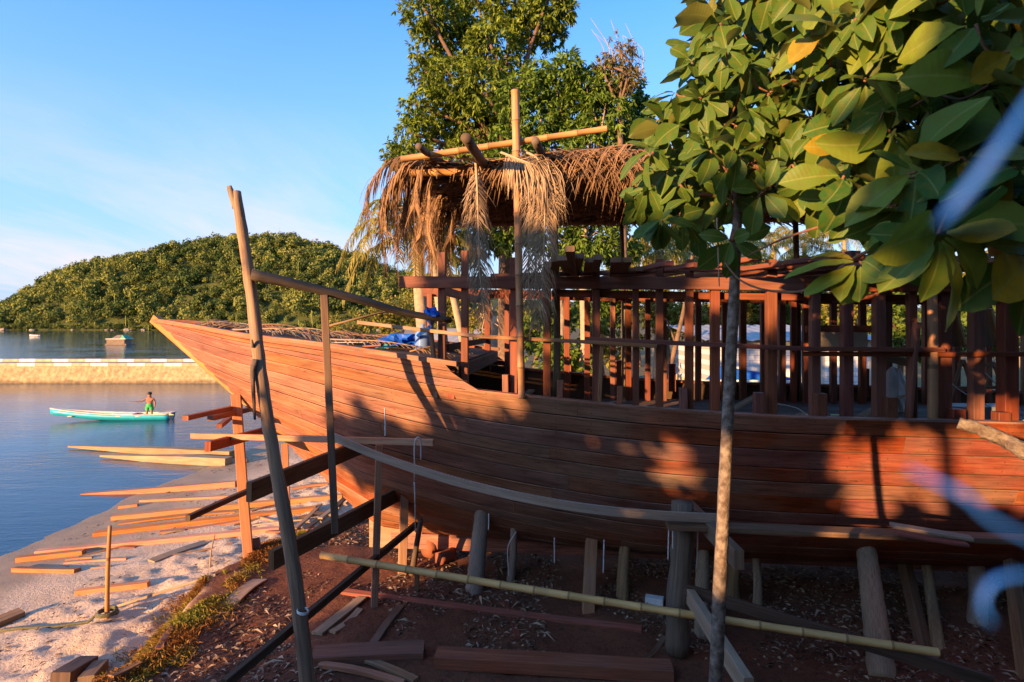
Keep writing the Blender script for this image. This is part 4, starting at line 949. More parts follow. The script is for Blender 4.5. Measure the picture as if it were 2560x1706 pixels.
def limb_tree(name, foot, fork, blobs, mat, label, cat='tree', r0=.3, per=150, L=.22, W=.065, tint0=.5, droop=.55, bark=None, group=None, limbs=14, leaves=8, shell=.55):
    t = thing(name, foot, label, cat, group); foot, fork = Vector(foot), Vector(fork)
    log('trunk', [foot-Vector((0, 0, .3)), foot.lerp(fork, .5)+Vector((RNG.normal(0, .12), 0, 0)), fork], r0, r0*.7, bark or M_bark, t, 12, .08, 10)
    pick = sorted(blobs, key=lambda b: -b[1])[:limbs] if len(blobs) > limbs else blobs
    for (c, r) in pick:
        mid = fork.lerp(c, .5)+Vector((RNG.normal(0, .25), RNG.normal(0, .25), .25+RNG.normal(0, .15)))
        log('limb', [fork-Vector((0, 0, .1)), mid, c, c+(c-mid).normalized()*r*.55], r0*.38, .02, bark or M_bark, t, 7, .08, 14)
        for q in range(2):
            e = c+Vector(tuple(RNG.normal(0, r*.55, 3))); log('limb', [mid.lerp(c, .6), c.lerp(e, .4), e], r0*.14, .012, bark or M_bark, t, 5, .05, 6)
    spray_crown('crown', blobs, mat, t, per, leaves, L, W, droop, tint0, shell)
    return t
def B(lst, d, dj=1.2):
    out = []
    for (x, y, r) in lst: dd = d+RNG.uniform(-dj, dj); out.append((P(x, y, dd), r/FPX*dd))
    return out
up_ = [(1060, 20, 62), (1130, -20, 70), (1200, 30, 80), (1290, -10, 80), (1370, 0, 62), (1405, 30, 38), (1080, 110, 58), (1150, 110, 70), (1230, 120, 76), (1330, 70, 58), (1378, 90, 36), (1075, 190, 46), (1130, 200, 66), (1210, 220, 76), (1275, 205, 45), (1060, 270, 56), (1120, 290, 70), (1190, 300, 70), (1245, 300, 60), (1035, 335, 42), (985, 385, 34), (1030, 390, 46), (1110, 370, 60), (1180, 400, 70), (1160, 480, 70)]
f = G(1290, 905); f = Vector((f.x, 24.5, .9)); f.x = (1262-1280)/FPX*24.5
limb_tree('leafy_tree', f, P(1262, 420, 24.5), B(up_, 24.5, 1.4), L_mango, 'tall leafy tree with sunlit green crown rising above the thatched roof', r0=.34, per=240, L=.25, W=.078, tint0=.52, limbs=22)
lo_ = [(1320, 225, 52), (1390, 215, 56), (1455, 225, 56), (1520, 205, 50), (1350, 290, 70), (1430, 295, 76), (1510, 285, 66), (1580, 290, 52), (1300, 360, 70), (1390, 370, 80), (1480, 370, 80), (1560, 360, 62), (1605, 330, 42), (1480, 230, 60), (1560, 240, 55), (1350, 180, 40), (1420, 170, 42), (1290, 250, 50), (1200, 590, 62), (1270, 575, 66), (1390, 580, 76), (1480, 590, 74), (1550, 615, 56), (1300, 490, 86), (1420, 480, 90), (1540, 470, 80), (1620, 440, 56), (1150, 625, 46), (1440, 635, 50)]
f = Vector(((1452-1280)/FPX*21.5, 21.5, .9))
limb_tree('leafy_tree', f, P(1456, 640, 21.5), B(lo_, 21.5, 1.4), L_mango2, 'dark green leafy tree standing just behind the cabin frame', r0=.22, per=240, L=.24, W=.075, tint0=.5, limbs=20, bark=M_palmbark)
dr_ = [(1545, 125, 34), (1570, 150, 32), (1535, 160, 36), (1580, 190, 30), (1555, 205, 32), (1512, 165, 24)]
t = limb_tree('half_bare_tree', Vector(((1560-1280)/FPX*19.8, 19.8, .9)), P(1548, 260, 19.8), B(dr_, 19.8, .4), L_olive, 'half bare tree with dry olive leaves beside the tall leafy tree', r0=.13, per=90, L=.2, W=.05, tint0=.5, limbs=6, leaves=6)
for i in range(9):
    b = P(1540+RNG.uniform(-40, 70), 190, 19.8); log('twig', [b, b+Vector((RNG.normal(0, .15), 0, .9)), b+Vector((RNG.normal(0, .4), 0, RNG.uniform(1.2, 2.0)))], .02, .005, M_palmbark, t, 4, 0, 6)
# --- coconut palms
def palm(px, py, d, size, lean, label, mat=L_palm, nf=17, foot=None, droopy=1.0, group='coconut palms beyond the yard'):
    top = P(px, py, d); fx = foot if foot is not None else px+lean; ft = Vector(((fx-1280)/FPX*d, d, float(gz((fx-1280)/FPX*d, d))-.2))
    t = thing('coconut_palm', ft, label, 'palm tree', group); mid = ft.lerp(top, .55)+Vector(((top.x-ft.x)*.12, 0, 0))
    log('trunk', [ft, mid, top], .17*size**.5, .105*size**.5, M_palmbark, t, 9, .05, 14)
    for i in range(nf):
        a = i*2.399+RNG.uniform(0, .5); el = .95-1.75*(i/nf); L = size*RNG.uniform(.85, 1.1); h = Vector((math.cos(a), math.sin(a), 0)); e = max(el, -.95)*1.1
        p1 = top+h*L*.32*math.cos(e)+Vector((0, 0, L*.34*math.sin(e)+.1*L)); p2 = top+h*L*.68*math.cos(e*.8)+Vector((0, 0, L*.45*math.sin(e)-.02*L*droopy)); p3 = top+h*L*.92*math.cos(e*.8)+Vector((0, 0, L*.42*math.sin(e)-.34*L*droopy))
        frond('frond', [top, p1, p2, p3], size*.27, .7, mat, t, n=34, w=.035*size**.6, stiff=.7, rr=.03, shade=RNG.uniform(.2, .75))
    for i in range(5):
        V, F = blob(.11, .11, .13, 7, 5, .05); a = i*1.3; obj('coconut', V, F, M_coconut, t, None, True, Matrix.Translation(top+Vector((math.cos(a)*.22, math.sin(a)*.22, -.22))))
M_coconut = flat('coconut husk', (.22, .17, .05), .6, .3, .4, 8)
palm(1040, 575, 20, 2.9, 0, 'coconut palm with yellowing fronds standing beside the roof beyond the foredeck', nf=19, foot=1090, droopy=1.5)
palm(2110, 585, 62, 3.6, 10, 'small coconut palm crown showing alone above the cabin roof boards')
palm(2010, 612, 58, 4.0, 15, 'bushy coconut palm beside the small palm above the cabin roof boards')
palm(1935, 600, 70, 3.6, -8, 'coconut palm with a thin crown behind the rafters')
palm(1850, 640, 50, 4.2, 10, 'low spreading coconut palm behind the slender tree trunk')
palm(1745, 640, 46, 4.4, -14, 'coconut palm with arching yellow fronds behind the rafters')
palm(1650, 625, 40, 3.6, -10, 'coconut palm with a dead brown frond hanging behind the rafters')
palm(2540, 600, 55, 4.0, 0, 'coconut palm half hidden by the large leaves of the slender tree')
# --- trunks and shrubs glimpsed through the cabin
for (x0, y0, x1, y1, d, r, lab) in ((1125, 900, 1068, 640, 30, .26, 'pale leaning palm trunk behind the foredeck'), (1385, 870, 1405, 700, 24, .22, 'grey tree trunk seen through the cabin posts'), (1190, 900, 1100, 690, 27, .2, 'pale trunk leaning behind the hanging fronds')):
    a = P(x0, y0, d); a.z = .7; b = P(x1, y1-90, d); o = log('tree_trunk', [a, a.lerp(b, .5)+Vector((.1, 0, 0)), b], r, r*.75, M_palmbark, None, 10, .07, 12); tag(o, lab, 'tree trunk')
o = thing('tangled_roots', (-1.3, 33, .9), 'pale bare tangle of roots and branches behind the hanging fronds', 'dead tree')
log('stump', [P(1225, 915, 33), P(1228, 850, 33), P(1240, 790, 33)], .55, .22, M_palmbark, o, 10, .12, 8)
for i in range(26):
    a = P(1232+RNG.uniform(-12, 20), RNG.uniform(760, 890), 33); e = a+Vector((RNG.uniform(-1, 1.7), RNG.uniform(-.5, .5), RNG.uniform(-1.0, 2.2)))
    log('branch', [a, a.lerp(e, .5)+Vector(tuple(RNG.normal(0, .25, 3))), e], .06, .015, M_palmbark, o, 5, .1, 8)
def bush(px, py, d, wpx, hpx, mat, label, n=7, per=70, L=.30, W=.14, tint0=.55, group='shrubs behind the boat', name='shrub', droop=.2):
    w, h = wpx/FPX*d, hpx/FPX*d; c0 = P(px, py, d); bl = []
    for i in range(n):
        r = max(.6, min(w, h)*RNG.uniform(.20, .34)); bl.append((c0+Vector((RNG.uniform(-.5, .5)*(w-r), RNG.uniform(-.8, .8), RNG.uniform(-.5, .5)*(h-r))), r))
    gzv = float(gz(c0.x, d)); limb_tree(name, (c0.x, d, gzv), (c0.x, d, max(gzv+.5, c0.z-h*.25)), bl, mat, label, 'tree' if name.endswith('tree') else 'shrub', .14, per, L, W, tint0, droop, None, group, 6, 7)
for a in ((985, 800, 48, 130, 110, L_bush, 'yellowish scrub bush behind the blue tarp on the foredeck'), (1080, 770, 52, 150, 130, L_bush, 'tall sunlit scrub bush behind the foredeck posts'), (900, 820, 60, 160, 80, L_bush, 'low sunlit scrub behind the foredeck rail'),
          (1180, 760, 46, 140, 150, L_bush, 'yellow green scrub behind the hanging fronds'), (1290, 790, 44, 150, 170, L_bush, 'pale scrub behind the bamboo upright')): bush(*a)
for a in ((1345, 830, 27, 150, 150, L_bushg, 'rounded green shrub just behind the far cabin posts'), (1420, 900, 22, 110, 90, L_bushg, 'small leafy shrub at deck height beyond the far rail'), (1530, 760, 36, 190, 190, L_bushg, 'green shrub wall behind the middle cabin posts'), (1500, 860, 30, 130, 110, L_bush, 'sunlit low shrub beyond the middle of the far rail'),
          (1660, 770, 34, 180, 180, L_bush, 'sunlit tree behind the cabin posts beside the white hut'), (1780, 770, 38, 190, 160, L_bush, 'bright leafy tree behind the white hut roof'), (1900, 770, 40, 180, 170, L_bush, 'yellow flushed tree above the middle of the hut roof'),
          (2020, 760, 38, 170, 170, L_bushg, 'green tree above the far end of the hut roof'), (2140, 770, 34, 170, 180, L_bush, 'sunlit tree behind the white panel'), (2250, 790, 26, 170, 200, L_bushg, 'dark green shrub behind the leaning window frames'), (2380, 790, 24, 180, 220, L_bushg, 'deep green shrub beyond the sawhorse'), (2510, 800, 26, 190, 220, L_bushg, 'shaded green shrub beyond the after cabin posts')):
    bush(*a, name='shrub_tree', n=9, per=80, L=.26, W=.13)
for a in ((1600, 650, 55, 260, 120, L_bush, 'far yellow green grove behind the rafters'), (1800, 690, 60, 260, 110, L_bush, 'far sunlit grove below the coconut palms'), (2000, 690, 58, 240, 110, L_bush, 'far grove under the small coconut palm'), (2220, 690, 55, 260, 120, L_bush, 'far grove behind the cabin roof boards'), (2450, 690, 52, 260, 130, L_bush, 'far grove behind the after roof boards')):
    bush(*a, name='far_tree', n=10, per=60, L=.42, W=.2, group='groves beyond the yard')
# --- white block hut and small yard things beyond the boat
M_block = None
def block_mat():
    m, t, b = newmat('white concrete blocks'); N = NT(t); co = N.n('ShaderNodeTexCoord').outputs['Object']
    s = N.n('ShaderNodeSeparateXYZ', {0: co}); v = N.n('ShaderNodeCombineXYZ', {0: s.outputs[0], 1: s.outputs[2]}).outputs[0]
    br = N.n('ShaderNodeTexBrick', {'Vector': v, 'Color1': (.66, .66, .64, 1), 'Color2': (.58, .58, .56, 1), 'Mortar': (.36, .36, .35, 1), 'Scale': 1.0, 'Mortar Size': .012, 'Brick Width': .4, 'Row Height': .2})
    N.link(br.outputs[0], b.inputs['Base Color']); b.inputs['Roughness'].default_value = .9; return m
M_block = block_mat(); M_conc = flat('concrete pillar', (.50, .46, .36), .9, 0, .2, 3); M_tin = flat('grey roof sheet', (.30, .33, .35), .45, 0, .25, 2)
HUT = thing('block_hut', P(1990, 900, 22.5), 'white concrete block hut with a grey sheet roof beyond the boat', 'hut'); kind(HUT, 'thing')
xa, xb = P(1782, 900, 22).x, P(2190, 900, 22).x; zt = P(0, 850, 22).z
def wallbox(n, x0, x1, y0, y1, z0, z1, m, par):
    c = Vector((x0, y0, z0)); V = [(a, b, d) for a in (0, x1-x0) for b in (0, y1-y0) for d in (0, z1-z0)]; F = [(0, 1, 3, 2), (4, 6, 7, 5), (0, 4, 5, 1), (2, 3, 7, 6), (0, 2, 6, 4), (1, 5, 7, 3)]
    return obj(n, V, F, m, par, None, False, Matrix.Translation(c))
wallbox('wall', xa, xb, 22, 22.2, .6, zt-.22, M_block, HUT); wallbox('wall', xa, xa+.2, 22.2, 27, .6, zt-.22, M_block, HUT); wallbox('wall', xb-.2, xb, 22.2, 27, .6, zt-.22, M_block, HUT)
for k in range(4): wallbox('pillar', xa+(xb-xa-.25)*k/3, xa+(xb-xa-.25)*k/3+.25, 21.96, 22.0, .6, zt-.2, M_conc, HUT)
wallbox('ring_beam', xa-.05, xb+.05, 21.94, 22.24, zt-.22, zt-.03, M_conc, HUT)
V, F = [], []
n = 60
for i in range(n+1):
    x = xa-.4+(xb-xa+.8)*i/n; dz = .03*math.sin(i*1.6); V += [(x, 21.6, zt+dz), (x, 27.2, zt+.55+dz), (x, 27.2, zt+.53+dz), (x, 21.6, zt-.02+dz)]
for i in range(n):
    for q in range(4): F.append((i*4+q, i*4+(q+1) % 4, i*4+4+(q+1) % 4, i*4+4+q))
obj('roof_sheet', V, F, M_tin, HUT)
a, b, c = P(1764, 948, 19), P(1800, 915, 19), P(2010, 950, 19)
V = [a, b, b.lerp(c, .5), c, c.lerp(a, .5)]; V = V+[v+Vector((0, .04, -.02)) for v in V]
o = obj('blue_tarp_cover', V, [(0, 1, 2, 3, 4), (9, 8, 7, 6, 5)]+[(i, i+5, (i+1) % 5+5, (i+1) % 5) for i in range(5)], M_tarp); tag(o, 'blue tarpaulin slung in front of the white block hut', 'tarpaulin')
for q in (P(1764, 948, 19), P(2010, 950, 19)): pass
p0, p1 = P(1664, 880, 18), P(2000, 940, 18)
TR = thing('leaning_tree', G(1660, 960), 'dark crooked sapling leaning behind the cabin posts', 'tree'); log('trunk', [P(1664, 960, 22), P(1690, 860, 22), P(1712, 760, 22), P(1730, 640, 22)], .11, .05, M_bark, TR, 7, .1, 10); log('trunk', [P(1690, 860, 22), P(1650, 760, 22)], .05, .02, M_bark, TR, 5, .1, 6)
FN = thing('stick_fence', G(1700, 925), 'low bamboo stick fence beside the white block hut', 'fence')
for i in range(16):
    b = P(1672+7*i, 930, 25); b.z = float(gz(b.x, b.y))-.05; h = RNG.uniform(1.5, 2.0); beam('stick', b, b+Vector((RNG.normal(0, .04), 0, h)), .06, .03, W_bamg, FN, up=(0, -1, 0), seg=1)
for z in (1.5, 2.2): beam('rail', Vector(((1665-1280)/FPX*25, 25.04, z)), Vector(((1790-1280)/FPX*25, 25.04, z)), .04, .05, W_bamg, FN, seg=1)
# ------------------------------------------------------------------ on the water
def boat_hull(name, parent, L, Wd, H, mat, sheer=.25, rocker=.12, inner=None, n=26):
    """open canoe in local x (bow at -L/2, square stern at +L/2): outer skin, inner skin, one mesh"""
    V, F = [], []; prof = [(-1, 1), (-.9, .45), (-.55, .08), (0, 0), (.55, .08), (.9, .45), (1, 1)]; inn = [(.88, 1), (.78, .5), (.45, .16), (0, .1), (-.45, .16), (-.78, .5), (-.88, 1)]
    for i in range(n+1):
        f = i/n; x = -L/2+L*f; w = Wd/2*min(1, (1-(1-f)**2.2))*(1-.25*max(0, f-.6)/.4)+.012; zt = H+sheer*(1-f)**2.4*(1 if f < .5 else 1)+.10*max(0, f-.7); zb = rocker*((1-f)**3)*2.2+.03*f
        for (a, h) in prof+inn: V.append((x, a*w, zb+(zt-zb)*h))
    m = 14
    for i in range(n):
        for q in range(m): F.append((i*m+q, i*m+m+q, i*m+m+(q+1) % m, i*m+(q+1) % m))
    F += [tuple(range(m)), tuple(n*m+q for q in range(m-1, -1, -1))]
    return V, F
M_teal = flat('turquoise boat paint', (.015, .36, .46), .45, 0, .15, 3); M_cream = flat('cream boat paint', (.66, .58, .44), .6, 0, .2, 4)
cx, cd = (279-1280)/FPX, 30.2; cp = Vector((cx*cd, cd, 0))
CAN = thing('canoe', cp, 'slender turquoise canoe with cream inside floating on the bay', 'canoe')
CM = Matrix.Translation(cp)@Matrix.Rotation(R(5), 4, 'Z')
V, F = boat_hull('hull', CAN, 6.0, .95, .36, M_teal, .36, .20); V = [(x, y, z-.10) for x, y, z in V]
ho = obj('hull', V, F, M_teal, CAN, None, True, CM)
V2 = [(x*.985, y*.93, z+.012) for (x, y, z) in V]; n_, m_ = 26, 14
F2 = [(i*m_+q, i*m_+m_+q, i*m_+m_+(q+1) % m_, i*m_+(q+1) % m_) for i in range(1, n_) for q in range(7, 13)]
obj('inner_skin', V2, F2, M_cream, CAN, None, True, CM)
for s in (0, 6):
    idxs = [i*m_+s for i in range(n_+1)]; tube('gunwale', [CM@Vector(V[j])+Vector((0, 0, .015)) for j in idxs], .028, M_cream, CAN, 6)
for x, w in ((-1.9, .55), (.55, .85), (1.5, .85)): beam('thwart', CM@Vector((x, -w/2, .24)), CM@Vector((x, w/2, .24)), .22, .03, M_cream, CAN)
beam('hatch_board', CM@Vector((.0, .05, .30)), CM@Vector((1.15, .05, .31)), .55, .03, flat('white board', (.75, .75, .74), .6, 0, .1, 3), CAN)
beam('stern_deck', CM@Vector((2.35, 0, .34)), CM@Vector((3.1, 0, .36)), .62, .03, M_cream, CAN)
# the boy standing in the canoe
def skin_body(name, verts, edges, rad, mat, parent, M):
    me = bpy.data.meshes.new(name); me.from_pydata(verts, edges, []); me.materials.append(mat)
    o = put(bpy.data.objects.new(name, me), parent, M); md = o.modifiers.new('skin', 'SKIN'); md.use_smooth_shade = True
    for i, r in enumerate(rad): me.skin_vertices[0].data[i].radius = (r, r*.82) if not hasattr(r, '__len__') else r
    me.skin_vertices[0].data[0].use_root = True; o.modifiers.new('sub', 'SUBSURF').levels = 1; o.modifiers['sub'].render_levels = 2; return o
M_skin = flat('tanned skin', (.36, .15, .075), .6, 0, .1, 8); M_hair = flat('black hair', (.012, .010, .010), .6, 0, .3, 40); M_green = flat('green shorts', (.05, .42, .09), .8, 0, .2, 12)
BM = Matrix.Translation(P(374, 1040, 30.2))@Matrix.Rotation(R(12), 4, 'Z'); BM.translation.z = .08; BM = BM@Matrix.Diagonal((1.28, 1.2, 1.08, 1))
BOY = thing('person', BM.translation, 'bare chested person in green shorts standing in the turquoise canoe with one arm out', 'person')
bv = [(0, 0, .62), (0, .01, .78), (0, .0, .93), (0, 0, 1.0), (0, -.01, 1.07), (0, -.02, 1.17), (-.06, 0, .56), (-.09, -.03, .30), (-.10, 0, .05), (-.10, -.09, .03), (.06, 0, .56), (.09, -.03, .30), (.10, 0, .05), (.10, -.09, .03),
      (-.135, 0, .94), (-.24, -.08, .84), (-.40, -.14, .84), (-.45, -.16, .84), (.135, 0, .94), (.20, .03, .76), (.215, -.07, .62), (.215, -.10, .56), (-.49, -.17, .845), (-.47, -.19, .83), (.215, -.12, .52), (.20, -.13, .54)]
be = [(0, 1), (1, 2), (2, 3), (3, 4), (4, 5), (0, 6), (6, 7), (7, 8), (8, 9), (0, 10), (10, 11), (11, 12), (12, 13), (2, 14), (14, 15), (15, 16), (16, 17), (2, 18), (18, 19), (19, 20), (20, 21), (17, 22), (17, 23), (21, 24), (21, 25)]
br_ = [(.11, .08), (.105, .075), (.125, .085), .055, .075, .085, .075, .05, .035, .028, .075, .05, .035, .028, .055, .038, .028, .024, .055, .04, .03, .024, .01, .01, .01, .01]
skin_body('body', bv, be, br_, M_skin, BOY, BM)
V, F = blob(.088, .092, .085, 12, 8, .02); obj('hair', V, F, M_hair, BOY, None, True, BM@Matrix.Translation((0, .012, 1.195)))
V, F = [], []
for z, rx, ry in ((.70, .128, .10), (.62, .135, .105), (.54, .145, .11)):
    for k in range(14): V.append((rx*math.cos(k*math.tau/14), ry*math.sin(k*math.tau/14), z))
for s in (-1, 1):
    for z, r in ((.54, .085), (.40, .088)):
        for k in range(14): V.append((s*.075+r*math.cos(k*math.tau/14), r*1.1*math.sin(k*math.tau/14), z))
for a in (0, 14): F += [(a+k, a+(k+1) % 14, a+14+(k+1) % 14, a+14+k) for k in range(14)]
for a in (42, 70): F += [(a+k, a+(k+1) % 14, a+14+(k+1) % 14, a+14+k) for k in range(14)]
obj('shorts', V, F, M_green, BOY, None, True, BM)
o = tube('fishing_rod', [BM@Vector((-.44, -.16, .85)), BM@Vector((-.75, -.25, .9))], .008, W_log, None, 5); tag(o, 'short thin rod held out by the person in the canoe', 'rod')
# long tapered timbers half afloat at the water's edge
for (xa_, ya_, xb_, yb_, lab) in ((172, 1122, 582, 1142, 'long tapered pale timber afloat farther from the sand beside its twin'), (252, 1146, 572, 1160, 'long tapered pale timber with its square end on the sand')):
    da, db = CZ*FPX/(ya_-HOR), CZ*FPX/(yb_+4-HOR); a, b = P(xa_, ya_, da), P(xb_, yb_, db); a.z = .06; b.z = .12; L = (b-a).length; M = frame_mat(a, b); V, F, U = [], [], []; n = 12
    for i in range(n+1):
        f = i/n; w = .05+.16*min(1, f*1.6); h = .03+.13*min(1, f*1.5); 
        for y, z in ((-w, -h), (w, -h), (w*.92, h), (-w*.92, h)): V.append((f*L, y, z+.03*(1-f)))
    for i in range(n):
        for q in range(4): F.append((i*4+q, i*4+(q+1) % 4, i*4+4+(q+1) % 4, i*4+4+q)); U += [(i*.5, q*.3), (i*.5, q*.3+.3), (i*.5+.5, q*.3+.3), (i*.5+.5, q*.3)]
    F += [(3, 2, 1, 0), tuple(n*4+q for q in range(4))]; U += [(0, 0)]*8
    tag(obj('floating_timber', V, F, W_timber, None, U, False, M), lab, 'timber', 'pale timbers at the water edge')
p = P(611, 1150, 20.6); V, F = blob(.17, .14, .16, 8, 6, .15); tag(obj('beach_rock', V, F, M_rock, None, None, False, Matrix.Translation((p.x, p.y, .12))), 'dark rock at the end of the pale floating timbers', 'rock')
# floating hut far out
hp = Vector(((300-1280)/FPX*138, 138, 0)); FH = thing('floating_hut', hp, 'small floating hut with brown sides and a green gable far out on the bay', 'hut'); kind(FH, 'thing')
M_hutw = flat('weathered hut boards', (.22, .16, .11), .9, 0, .3, 2); M_hutg = flat('green gable paint', (.03, .33, .20), .6, 0, .1, 2); M_hutr = flat('brown hut roof', (.28, .20, .14), .8, 0, .3, 2)
def hb(n, x0, x1, y0, y1, z0, z1, m): wallbox(n, hp.x+x0, hp.x+x1, hp.y+y0, hp.y+y1, z0, z1, m, FH)
hb('raft', -2.5, 2.5, -1.6, 1.6, .02, .28, M_hutw); hb('wall', -2.3, 1.9, -1.3, 1.3, .281, 1.35, M_hutw)
hb('porch_roof', -2.45, 2.3, -1.5, 1.5, 1.36, 1.5, M_cream)
V = [(-1.2, -1.4, 1.51), (1.9, -1.4, 1.51), (1.9, 1.4, 1.51), (-1.2, 1.4, 1.51), (-.6, 0, 2.35), (1.5, 0, 2.35)]
obj('roof', [hp+Vector(v) for v in V], [(0, 1, 5, 4), (3, 4, 5, 2), (0, 4, 3), (0, 3, 2, 1)], M_hutr, FH)
obj('gable', [hp+Vector(v) for v in ((1.0, -1.46, 1.505), (2.2, -1.46, 1.505), (1.55, -1.43, 2.4), (2.25, 1.4, 1.505), (1.6, .0, 2.42))], [(0, 1, 2), (1, 3, 4, 2)], M_hutg, FH)
fp = Vector(((86-1280)/FPX*235, 235, 0)); V, F = boat_hull('f', None, 4.0, 1.0, .45, M_cream, .2, .05, n=10); o = obj('far_boat', V, F, flat('white hull', (.75, .7, .62), .5), None, None, True, Matrix.Translation(fp)); tag(o, 'tiny white boat far out on the bay', 'boat')
# ------------------------------------------------------------------ slender tree with very large leaves beside the photographer
def big_leaf(name, mat, seed, L=1.0):
    """obovate leaf along local x, folded on the midrib, wavy margin, drooping tip"""
    r = np.random.default_rng(seed); na, nc = 8, 4; V, F, UV = [], [], []; cv = r.uniform(.05, .62); fold = r.uniform(.05, .5); tw = r.uniform(-.9, .9); side = r.uniform(-.18, .18)
    for i in range(na+1):
        f = i/na; w = .262*(math.sin(min(1, f*1.02)**1.55*math.pi)**.62)*(1 if f < .97 else .55)+.006; wave = .018*math.sin(f*17+seed)
        for j in range(nc+1):
            q = (j/nc*2-1); y = q*w; z = abs(y)*fold-cv*f*f+(wave*abs(q)**2)*(1 if q > 0 else -1)+math.sin(f*2)*y*tw
            V.append((f*L, y+side*f*f, z)); UV.append((f, y))
    for i in range(na):
        for j in range(nc): F.append((i*5+j, i*5+5+j, i*5+6+j, i*5+1+j))
    me = mesh(name, V, F, mat, [UV[k] for f_ in F for k in f_], True); return me
NV = 11
LG = [big_leaf('leaf', L_big, k) for k in range(NV)]; LY = [big_leaf('leaf', L_bigy, 20+k) for k in range(3)]
TREE = thing('large_leaved_tree', (P(1790, 1706, 4.0).x-.03, 4.0, float(gz(1.4, 4.0))), 'slender mottled tree with very large glossy green and yellow leaves in front of the cabin', 'tree')
foot = Vector((P(1785, 1706, 4.0).x-.05, 4.0, float(gz(1.4, 4.0))-.15)); top = P(1842, 575, 4.1)
log('trunk', [foot, P(1792, 1640, 4.0), P(1812, 1200, 4.03), P(1832, 800, 4.07), top, P(1846, 450, 4.1)], .050, .030, M_lichen, TREE, 12, .06, 40)
def dep(px): return float(np.interp(px, [1580, 1750, 2000, 2250, 2560], [4.5, 4.3, 3.5, 2.9, 2.55]))
poly = [(1790, -60), (1750, 60), (1705, 215), (1640, 300), (1600, 420), (1590, 500), (1640, 560), (1760, 570), (1840, 490), (2060, 470), (2150, 540), (2300, 590), (2450, 540), (2640, 600), (2680, -60)]
def inside(x, y):
    c = False
    for (x1, y1), (x2, y2) in zip(poly, poly[1:]+poly[:1]):
        if (y1 > y) != (y2 > y) and x < (x2-x1)*(y-y1)/(y2-y1)+x1: c = not c
    return c
ros = [(1692, 235, 4.3, .25), (1668, 330, 4.35, .24), (1800, 60, 4.1, .25), (1620, 470, 4.4, .22), (2345, 585, 2.4, .31), (2150, 655, 2.7, .25), (2470, 215, 2.5, .30), (2540, 420, 2.4, .28), (2110, 440, 3.0, .28), (2225, 330, 2.8, .28), (1830, 600, 4.0, .24), (2590, 640, 2.4, .29), (2060, 120, 3.2, .28), (2440, 60, 2.5, .30), (2290, 430, 2.6, .29)]
tries = 0; RNG = np.random.default_rng(19)
while len(ros) < 230 and tries < 16000:
    tries += 1; x, y = RNG.uniform(1580, 2680), RNG.uniform(-70, 620)
    if not inside(x, y): continue
    d = dep(x)+RNG.uniform(-.3, .45); sp = 150/d*RNG.uniform(.9, 1.1)+5
    if all(math.hypot(x-a, y-b) > sp for a, b, *_ in ros): ros.append((x, y, d, RNG.uniform(.17, .27)*float(np.interp(x, [1600, 2100, 2500], [.95, .95, .95]))))
RNG = np.random.default_rng(23)
LEAVES = []; nodes = [(top, .036), (P(1846, 450, 4.1), .030)]; todo = [(P(x, y, d), L) for (x, y, d, L) in ros]; done = []
while todo:                                   # grow the branches: each rosette joins the nearest grown point
    bi = min(((min((p-n[0]).length for n in nodes), i) for i, (p, L) in enumerate(todo)))[1]; p, L = todo.pop(bi)
    nb = min(nodes, key=lambda n: (p-n[0]).length); m = nb[0].lerp(p, .55)+Vector(tuple(RNG.normal(0, .035, 3)))+Vector((0, .06, -.03)); r = max(.007, nb[1]*.62)
    log('branch', [nb[0], m, p], nb[1]*.75, r, M_twig, TREE, 6, .08, 8); nodes += [(p, r), (m, r*1.1)]
    ax = ((p-nb[0]).normalized()*.5+Vector((0, -.75, .35))+Vector(tuple(RNG.normal(0, .3, 3)))).normalized(); n = int(RNG.integers(6, 11)); ph = RNG.uniform(0, 6)
    e1 = ax.cross(Vector((0, 0, 1))).normalized(); e2 = ax.cross(e1)
    for k in range(n):
        a = ph+k*2.399; op = R(float(np.interp(k, [0, n], [30, 112])))+RNG.normal(0, .28); d = ax*math.cos(op)+(e1*math.cos(a)+e2*math.sin(a))*math.sin(op); d.z -= .25+.55*k/n*RNG.uniform(.4, 1.5); d.normalize()
        nrm = (ax*.9+Vector((0, -.25, .45))+Vector(tuple(RNG.normal(0, .42, 3)))); nrm = (nrm-d*nrm.dot(d)).normalized(); y = nrm.cross(d)
        s = L*RNG.uniform(.72, 1.12)*(.75 if k < 2 else 1); M = Matrix((d*s, y*s, nrm*s)).transposed().to_4x4(); M.translation = p+d*.03
        LEAVES.append((s/p.y, M, RNG.random() < .13+.12*(p.x < 1.2)))
LEAVES.sort(key=lambda q: -q[0]); extra = []
for i, (w, M, yel) in enumerate(LEAVES):
    me = (LY[i % 3] if yel else LG[i % NV])
    if i < 298: put(bpy.data.objects.new('leaf', me), TREE, M)
    else: extra.append((me, M))
Vs, Qs, UVs, k = [], [], [], 0
for me, M in extra:
    co = np.empty(len(me.vertices)*3, np.float32); me.vertices.foreach_get('co', co); co = co.reshape(-1, 3); Mn = np.array(M); Vs.append(co@Mn[:3, :3].T+Mn[:3, 3])
    q = np.array([tuple(p.vertices) for p in me.polygons]); Qs.append(q+k); uv = np.zeros((len(co), 2), np.float32); lu = np.empty(len(me.loops)*2, np.float32); me.uv_layers[0].data.foreach_get('uv', lu); uv[q.ravel()] = lu.reshape(-1, 2); UVs.append(uv); k += len(co)
o = put(bpy.data.objects.new('outer_foliage', nmesh('outer_foliage', np.concatenate(Vs), np.concatenate(Qs), L_big, True, None, np.concatenate(UVs))), TREE); kind(o, 'stuff')
n = 900; Pn = []                               # smaller leaves deep inside the crown
